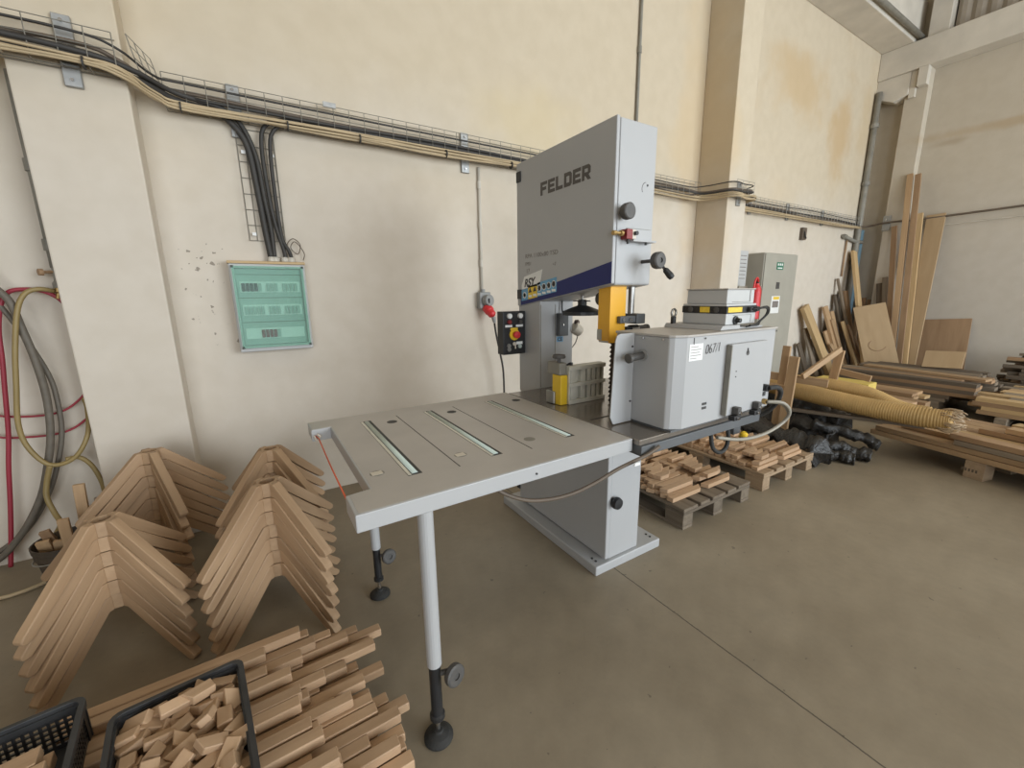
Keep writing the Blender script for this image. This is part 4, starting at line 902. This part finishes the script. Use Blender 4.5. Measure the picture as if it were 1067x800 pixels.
blanks(3.17, 1.53, 'far pallet', 4, [(19,(.02,.40),0),(18,(.03,.385),0),(16,(.08,.42),0)])

# ---------------------------------------------------------------- wooden stand and hoses
t = root('timber_stand', (4.46,1.85,0), 'knocked together timber stand with a diagonal brace in front of the ribbed hoses', 'stand')
plank('post', (4.44,1.985,0), (4.44,1.955,.88), .085, .03, 'oak', (-1,0,0), t)
plank('post', (4.50,2.09,0), (4.50,2.06,.97), .07, .03, 'oak', (-1,0,0), t)
plank('post', (5.06,1.90,0), (5.05,1.81,.91), .075, .03, 'oak', (-1,0,0), t)
plank('rail', (4.475,2.28,.658), (4.60,1.71,.634), .072, .028, 'oak', (-1,-.22,0), t)
plank('rail', (4.475,2.25,.56), (4.475,1.95,.55), .05, .028, 'oak', (-1,0,0), t)
plank('brace', (4.47,1.88,.69), (5.02,1.80,.925), .055, .028, 'oak', (-.3,-1,0), t)
plank('rail', (5.08,1.86,.70), (5.08,1.54,.652), .06, .03, 'oak', (-1,0,0), t)
def ribbed(pts, r, label, fray=False, mat='ducthose'):
    t = root('duct_hose', (pts[0][0], pts[0][1], 0), label, 'hose', 'ochre ribbed duct hoses')
    pp_ = [V(p) for p in pts]; q = []
    m_ = len(pp_)
    for i in range(m_-1):
        g_ = lambda k: pp_[max(0,min(m_-1,k))]
        p0,p1,p2,p3 = g_(i-1),g_(i),g_(i+1),g_(i+2); st_ = max(4, int((p2-p1).length/.0045))
        for j in range(st_):
            u = j/st_; q.append(.5*((2*p1)+(p2-p0)*u+(2*p0-5*p1+4*p2-p3)*u*u+(3*p1-p0-3*p2+p3)*u**3))
    G().tube(q, r, 20, 0, False, True, lambda u, i: r*(1+(.04,.0,-.04,.0)[i % 4])).build('hose_wall', mat, t)
    if fray:
        e = pp_[-1]; d_ = (pp_[-1]-pp_[-2]).normalized(); rnd = random.Random(9)
        g = G()
        for k in range(90):
            a = rnd.uniform(0,2*PI); s1 = d_.orthogonal().normalized(); s2 = d_.cross(s1)
            o_ = (s1*math.cos(a)+s2*math.sin(a)); b_ = e+o_*r*rnd.uniform(.6,1.05)-d_*rnd.uniform(.02,.10)
            g.tube([b_, b_+d_*.05+o_*.014, b_+d_*rnd.uniform(.07,.12)+o_*rnd.uniform(-.03,.008)], .0042, 5, 3)
        g.build('frayed_end', 'fray', t)
    return t
ribbed([(4.72,2.75,.50),(4.72,2.3,.505),(4.72,2.02,.495),(4.72,1.72,.47),(4.72,1.40,.45),(4.72,1.1,.445),(4.73,.87,.455)], .084, 'thick ochre ribbed hose lying nearest, with a frayed end on the lumber', True)
ribbed([(4.92,2.80,.54),(4.92,2.3,.545),(4.93,2.0,.55),(4.95,1.75,.55),(4.96,1.5,.52),(4.93,1.25,.44),(4.92,1.05,.43)], .072, 'second ochre ribbed hose lying behind the thick one')
# rolls of black film and rags
t = root('film_roll', (4.1,1.7,0), 'rolled up bundle of black plastic film on the floor behind the pallets', 'plastic roll')
rnd = random.Random(3)
def rag(pts, r, seed, name, parent=None, mat='tarp', label=None, cat='plastic film'):
    rd = random.Random(seed); g = G(); ph = [rd.uniform(0,6) for _ in range(4)]
    g.tube(pts, r, 26, 16, False, True, lambda u, i: r*(1+.14*math.sin(u*15+ph[0])+.07*math.sin(u*37+ph[1])))
    for v in g.bm.verts:
        c_ = v.co; k = .13*r*(math.sin(c_.x*41+ph[2])+math.sin(c_.y*37+ph[3])+math.sin(c_.z*57+ph[0])+.6*math.sin(c_.y*120+c_.z*90)); v.co += V((k*.6,k*.6,k*.8)); v.co.z = max(.002, v.co.z)
    o = g.build(name, mat, parent)
    if label: tag(o, label, cat, 'black plastic film on the floor')
    return o
rag([(4.03,1.47,.125),(4.07,1.62,.13),(4.12,1.85,.135),(4.18,2.2,.14)], .11, 1, 'film_bundle', t)
rag([(4.66,2.4,.13),(4.62,2.1,.16),(4.60,1.8,.15),(4.60,1.6,.11)], .10, 2, 'film_bundle', label='tall crumpled heap of black film under the timber stand', mat='tarp')
rag([(4.30,1.66,.09),(4.42,1.52,.10),(4.50,1.40,.07),(4.53,1.28,.05)], .055, 3, 'film_bundle', label='crumpled black film strip trailing to the right of the roll')
rag([(4.50,1.75,.24),(4.62,1.55,.20),(4.70,1.40,.16),(4.74,1.30,.10)], .05, 4, 'film_bundle', label='crumpled black film hanging under the ribbed hose')
rag([(4.25,1.58,.06),(4.32,1.45,.06),(4.36,1.34,.05)], .045, 5, 'film_bundle', label='small crumpled black film tail at the roll front end')
rag([(4.86,2.6,.22),(4.86,2.2,.24),(4.86,1.9,.24),(4.84,1.62,.20)], .13, 6, 'film_bundle', label='long black film bundle lying under the two ribbed hoses')
rag([(3.98,2.0,.09),(4.0,2.3,.10),(4.0,2.6,.10)], .085, 7, 'film_bundle', label='black film roll behind the far pallet, hidden by the feeder cables')
t_ = plank('oak_strip', (4.60,2.0,.315), (4.86,1.05,.335), .05, .03, 'darkwood', (0,0,1)); tag(t_, 'dark batten lying below the ribbed hose', 'board')

# ---------------------------------------------------------------- long lumber on the right
d_l = V((-.232,-.973,0)); nrm = V((.973,-.232,0)); o_l = V((4.98,1.46,0))
def lum(u0, u1, v, z, w, th_, mat, label, group, base=o_l, dd=d_l, nn=nrm):
    p0 = base+dd*u0+nn*v+V((0,0,z)); p1 = base+dd*u1+nn*v+V((0,0,z))
    return tag(plank('lumber_board', p0, p1, w, th_, mat, (0,0,1), bevel=.002), label, 'board', group)
GL = 'long boards of the right hand lumber pile'
mats = ['oak','brownboard','oak','pine','oldwood','oak','brownboard']
rnd = random.Random(8)
for L in range(4):
    z = .167+.046*L
    for i in range(7):
        if L == 3 and i in (1,2,4): continue
        u0 = (0.0,.05,.12,.55)[L]+rnd.uniform(-.02,.14)*(1 if L < 3 else 2)
        if L == 2 and i in (0,): u0 = .62
        if L == 2 and i == 1: u0 = .18
        lum(u0, 2.9+rnd.uniform(-.2,.2), .06+.128*i+rnd.uniform(-.006,.006), z, .120, .042, mats[(i*3+L*2) % 7], 'long board in the right lumber pile, %s layer, %s from the front' % (('bottom','second','third','top')[L], ordn(i)), GL)
for i in range(3): lum(.75+.12*i, 1.15+.10*i, .444+.256*min(i,1)+.128*max(0,i-1), .351, .12, .042, ('oak','darkwood','oak')[i], ('short pale board on top of the right lumber pile nearest the frayed hose','dark short block on top of the right lumber pile','short board at the back on top of the right lumber pile')[i], GL)
t = root('pallet', (4.9,.55,0), 'brown pallet with stamped blocks carrying the right lumber pile', 'pallet', 'wooden pallets')
for u in (.78,1.65,2.55):
    for v in (.06,.45,.84):
        p = o_l+d_l*u+nrm*v; b = plank('block', p-nrm*.07+V((0,0,.061)), p+nrm*.07+V((0,0,.061)), .12, .122, 'palletnew', (0,0,1), t)
    p0 = o_l+d_l*u; plank('stringer', p0-nrm*.01+V((0,0,.1335)), p0+nrm*.92+V((0,0,.1335)), .12, .0225, 'palletnew', (0,0,1), t)
p = o_l+d_l*.86-nrm*.0112
for k in range(5):                                   # worn stamp on the block
    q = o_l+d_l*(.735+.021*k)-nrm*.0705+V((0,0,.085)); plank('stamp_mark', q-d_l*.006, q+d_l*.006, .024, .001, 'darkwood', nrm, t, bevel=0)

# ---------------------------------------------------------------- piles in the background
def pile(name, x0, y0, x1, y1, w, layers, zbase, th_, mats_, seed, lab, group, per, jit=.12, gap=.006):
    rd = random.Random(seed); d_ = V((x1-x0,y1-y0,0)); d_.normalize(); n_ = V((-d_.y,d_.x,0))
    if n_.x < 0: n_ = -n_
    L0 = V((x1-x0,y1-y0,0)).length
    for L in range(layers):
        for i in range(per):
            a = rd.uniform(-jit,jit); b = rd.uniform(-jit,jit)
            p0 = V((x0,y0,0))+d_*a+n_*(w*i+w/2)+V((0,0,zbase+(th_+.002)*(L+.5))); p1 = V((x0,y0,0))+d_*(L0+b)+n_*(w*i+w/2)+V((0,0,zbase+(th_+.002)*(L+.5)))
            tag(plank('lumber_board', p0, p1, w-gap-rd.uniform(0,.01), th_, mats_[rd.randrange(len(mats_))], (0,0,1), bevel=0), 'board in %s, %s layer, %s from front' % (lab, ordn(L), ordn(i)), 'board', group)
def bearer(x, y, z, ln, name, lab):
    tag(plank('bearer', (x,y,z/2), (x+ln,y,z/2), .09, z, 'oldwood', (0,0,1)), lab, 'bearer')
# dark old boards before the leaning lumber
for k, y in enumerate((1.5,2.35)): bearer(7.10, y, .14, 1.35, 'bearer', 'timber bearer under the dark board pile, %s one' % ('right','left')[k])
pile('a', 7.14, 2.52, 7.10, 1.28, .155, 6, .141, .042, ['oldwood','darkwood','brownboard','darkwood','oldwood'], 31, 'dark pile before the leaning boards', 'dark old boards', 8, .17)
tag(plank('lumber_board', (7.66,2.40,.421), (7.45,1.14,.421), .16, .03, 'oak', (0,0,1)), 'long pale brown board lying across the top of the dark pile', 'board')
for k, y in enumerate((1.75,2.3)): bearer(6.60, y, .20, .45, 'bearer', 'timber bearer under the light brown boards, %s one' % ('right','left')[k])
pile('b', 6.68, 2.65, 6.62, 1.55, .17, 2, .201, .036, ['oak','brownboard','pine'], 32, 'light brown boards before the dark pile', 'light brown boards', 2, .05)
for k, y in enumerate((1.6,2.3)): bearer(5.98, y, .12, .45, 'bearer', 'timber bearer under the pinkish beams, %s one' % ('right','left')[k])
pile('c', 6.10, 2.75, 6.02, 1.46, .15, 2, .121, .065, ['oakpink','brownboard'], 33, 'stack of pinkish beams behind the ribbed hoses', 'pinkish beams', 3, .06)
o = G().box(6.17,6.42,1.88,2.45,.2555,.40).build('foam_block', 'foam', bevel=.01); tag(o, 'yellow foam slab lying on the pinkish beams', 'foam slab')
# boards further right
for k, y in enumerate((.9,.1,-.6)): bearer(6.85, y, .10, 1.4, 'bearer', 'timber bearer under the mixed boards at the right edge, %s' % ordn(k))
pile('d', 6.95, 1.12, 6.80, -1.2, .16, 4, .101, .045, ['oak','oldwood','brownboard','pine','oldwood'], 34, 'mixed pile of boards at the right edge', 'mixed boards at the right edge', 8, .20)
rd = random.Random(40)
for L in range(13):
    n_ = 9-int(L*.55)
    for i in range(n_):
        x = 8.58+.078*i+.030*L+rd.uniform(-.006,.006); th_ = .046
        z = .024+.0475*L; ye = 1.39-.012*L-rd.uniform(0,.30); ln = rd.uniform(.5,.95); a = rd.uniform(-.07,.07)
        tag(plank('firewood_stick', (x-a*ln/2,ye-ln,z), (x+a*ln/2,ye,z), rd.uniform(.05,.074), rd.uniform(.036,th_), rd.choice(['darkwood','darkwood','oldwood','brownboard']), (rd.uniform(-.25,.25),0,1), bevel=0), 'dark scrap stick in the heap against the end wall, %s layer, %s from front' % (ordn(L), ordn(i)), 'scrap stick', 'scrap sticks heaped against the end wall')
for k, y in enumerate((.8,-.6)): bearer(8.22, y, .19, .22, 'bearer', 'timber block under the pale beam before the scrap heap, %s one' % ('left','right')[k])
tag(plank('lumber_board', (8.36,1.05,.226), (8.28,-.9,.226), .09, .07, 'pine', (0,0,1)), 'long pale beam in front of the scrap heap at the right edge', 'board')
# boards leaning on the long wall
LEAN = [((7.66,3.33,1.26),(8.20,2.98,0),.19,.06,'pine','pale thick plank leaning left at the cabinet side of the wall'),
        ((7.82,3.34,.90),(7.93,3.10,0),.13,.03,'oldwood','short grey board leaning under the pale thick plank'),
        ((7.64,3.34,.66),(7.80,3.18,0),.11,.03,'darkwood','short dark board leftmost of the leaning boards'),
        ((8.38,3.33,1.24),(8.62,2.99,0),.15,.04,'oak','brown board leaning second group from the cabinet'),
        ((8.62,3.32,1.15),(8.72,3.00,0),.13,.04,'oak','pale board leaning right next to the second brown board'),
        ((8.80,3.36,1.71),(8.92,2.90,0),.055,.03,'oldwood','thin grey batten leaning highest but one on the wall'),
        ((8.78,3.36,1.44),(8.83,2.98,0),.11,.03,'darkwood','dark board leaning just below the thin grey batten'),
        ((9.10,3.33,1.50),(9.02,2.93,0),.11,.04,'brownboard','reddish brown board leaning beside the tall pale plank'),
        ((9.20,3.33,2.18),(8.86,2.76,0),.15,.045,'pine','tall pale plank leaning near the corner, tallest on the long wall'),
        ((8.34,3.26,.83),(8.52,3.02,0),.11,.03,'oak','short board leaning before the second group'),
        ((8.94,3.22,.72),(9.06,2.86,0),.12,.04,'oak','short pale board leaning before the reddish one'),
        ((9.14,3.18,.78),(9.20,2.80,0),.11,.03,'brownboard','short brown board leaning next to the plywood panel'),
        ((8.99,3.36,1.50),(8.96,3.02,0),.08,.03,'darkwood','dark batten leaning behind the reddish brown board'),
        ((8.20,3.20,.55),(8.34,2.90,0),.10,.03,'oldwood','short grey board leaning low between the two groups'),
        ((8.02,3.30,.72),(8.06,3.02,0),.10,.03,'oldwood','short grey board leaning right of the pale thick plank')]
LEAN += [((8.48,3.24,1.02),(8.70,2.94,0),.10,.03,'oak','medium board leaning across between the second group and the thin batten'),
         ((8.70,3.16,.98),(8.80,2.82,0),.09,.03,'pine','pale medium board leaning before the dark boards'),
         ((8.86,3.14,.92),(8.98,2.78,0),.08,.03,'brownboard','brown medium board leaning before the thin grey batten'),
         ((8.30,3.14,.62),(8.45,2.80,0),.09,.025,'oak','low board leaning in front of the short grey boards')]
for p1, p0, w, th_, mm, lab in LEAN:
    p0, p1 = V(p0), V(p1); tag(plank('leaning_board', p0+V((0,0,.012)), p1, w, th_, mm, (0,-1,.2), bevel=.002), lab, 'board', 'boards leaning on the long wall')
# plywood panel with a curved pencil mark
o = plank('plywood_panel', (8.44,2.36,.03), (8.835,2.87,1.258), .42, .018, 'ply', (-.85,-.30,.5)); tag(o, 'plywood panel with a routed arc leaning in the corner', 'panel')
g = G(); g.tube([(-.02+.10*math.cos(a), .0+.11*math.sin(a), .0095) for a in [math.radians(35+q*11.5) for q in range(19)]], .006, 5); g2 = g.bm
me = bpy.data.meshes.new('arc_mark'); g2.to_mesh(me); g2.free(); me.materials.append(M['brownboard']); a_ = bpy.data.objects.new('arc_mark', me); COL.objects.link(a_); a_.parent = o
# boards leaning on the end wall
LE = [((9.40,2.79,3.34),(8.80,2.43,0),.075,.05,'oak','tallest board leaning on the end wall, left of its pair'),
      ((9.40,2.69,3.32),(8.80,2.33,0),.075,.04,'brownboard','second tallest board leaning on the end wall, right of its pair'),
      ((9.50,2.62,2.72),(8.86,2.29,0),.10,.04,'pine','board leaning on the end wall just left of the wide panel'),
      ((9.40,2.88,2.55),(8.90,2.50,0),.07,.04,'brownboard','brown board leaning behind the tallest pair'),
      ((9.40,2.95,1.62),(9.12,2.66,0),.09,.03,'darkwood','short dark board leaning left of the tallest pair'),
      ((9.40,2.89,1.72),(9.08,2.60,0),.07,.03,'oldwood','short grey batten leaning beside the short dark board')]
for p1, p0, w, th_, mm, lab in LE: tag(plank('leaning_board', V(p0)+V((0,0,.012)), p1, w, th_, mm, (-1,0,.25), bevel=.002), lab, 'board', 'boards leaning on the end wall')
tag(plank('tapered_board', (8.92,2.27,.012), (9.55,2.42,2.68), .18, .035, 'ply', (-1,0,.25), bevel=.002, taper=1.25), 'wide pale board leaning on the end wall, broadening upwards', 'panel')
tag(plank('plywood_panel', (9.30,1.98,.02), (9.56,2.06,1.03), .56, .02, 'brownboard', (-1,0,.25), bevel=.002), 'square brown plywood panel leaning on the end wall', 'panel')
tag(plank('plywood_panel', (8.14,1.715,.425), (8.26,1.73,.645), .40, .02, 'ply', (-1,0,.6), bevel=.002), 'low pale plywood offcut standing on the dark pile', 'panel')
for k in range(4): tag(plank('leaning_board', (9.36+.03*k,3.16-.07*k,.012), (9.46+.03*k,3.24-.07*k,1.40-.03*k), .06, .025, 'brownboard', (-1,0,.1), bevel=.001), 'small brown batten standing in the corner behind the plywood panel, %s from the left' % ordn(k), 'board', 'battens in the corner')

# lettering becomes plain mesh
bpy.context.view_layer.update(); dg_ = bpy.context.evaluated_depsgraph_get()
for o in [o for o in COL.objects if o.type == 'FONT']:
    me = bpy.data.meshes.new_from_object(o.evaluated_get(dg_)); me.name = 'lettering'
    n_ = bpy.data.objects.new('lettering', me); COL.objects.link(n_); n_.parent = o.parent; n_.matrix_local = o.matrix_local.copy()
    cu = o.data; bpy.data.objects.remove(o); bpy.data.curves.remove(cu)

# ---------------------------------------------------------------- light: daylight through the gate
sc = bpy.context.scene
w = bpy.data.worlds.new('daylight'); sc.world = w; w.use_nodes = True
bg = w.node_tree.nodes['Background']; bg.inputs[0].default_value = (.80,.90,1,1); bg.inputs[1].default_value = 1.0
def area(name, loc, to, sx_, sy_, power, col):
    l = bpy.data.lights.new(name, 'AREA'); l.shape = 'RECTANGLE'; l.size = sx_; l.size_y = sy_; l.energy = power; l.color = col
    o = bpy.data.objects.new(name, l); COL.objects.link(o); o.location = loc
    o.rotation_euler = (V(to)-V(loc)).to_track_quat('-Z', 'Y').to_euler(); return o
area('gate_daylight', ((GX0+GX1)/2,-6.95,GZ/2+.05), ((GX0+GX1)/2,0,GZ/2+.05), GX1-GX0, GZ-.1, 740, (.85,.935,1))
area('side_gate_daylight', ((HX0+HX1)/2,-6.95,HZ/2+.05), ((HX0+HX1)/2,0,HZ/2+.05), HX1-HX0, HZ-.1, 310, (.90,.955,1))
area('roof_light', (3.5,-1.5,6.55), (3.5,-1.5,0), 7, 1.6, 40, (1,.90,.75))
sc.view_settings.view_transform = 'Standard'; sc.view_settings.look = 'None'; sc.view_settings.gamma = 1
sc.view_settings.use_curve_mapping = False; sc.view_settings.exposure = 0.13
cy = sc.cycles
cy.max_bounces = 8; cy.diffuse_bounces = 5; cy.glossy_bounces = 3; cy.transparent_max_bounces = 6; cy.use_denoising = True; cy.sample_clamp_indirect = 6
cy.caustics_reflective = False; cy.caustics_refractive = False
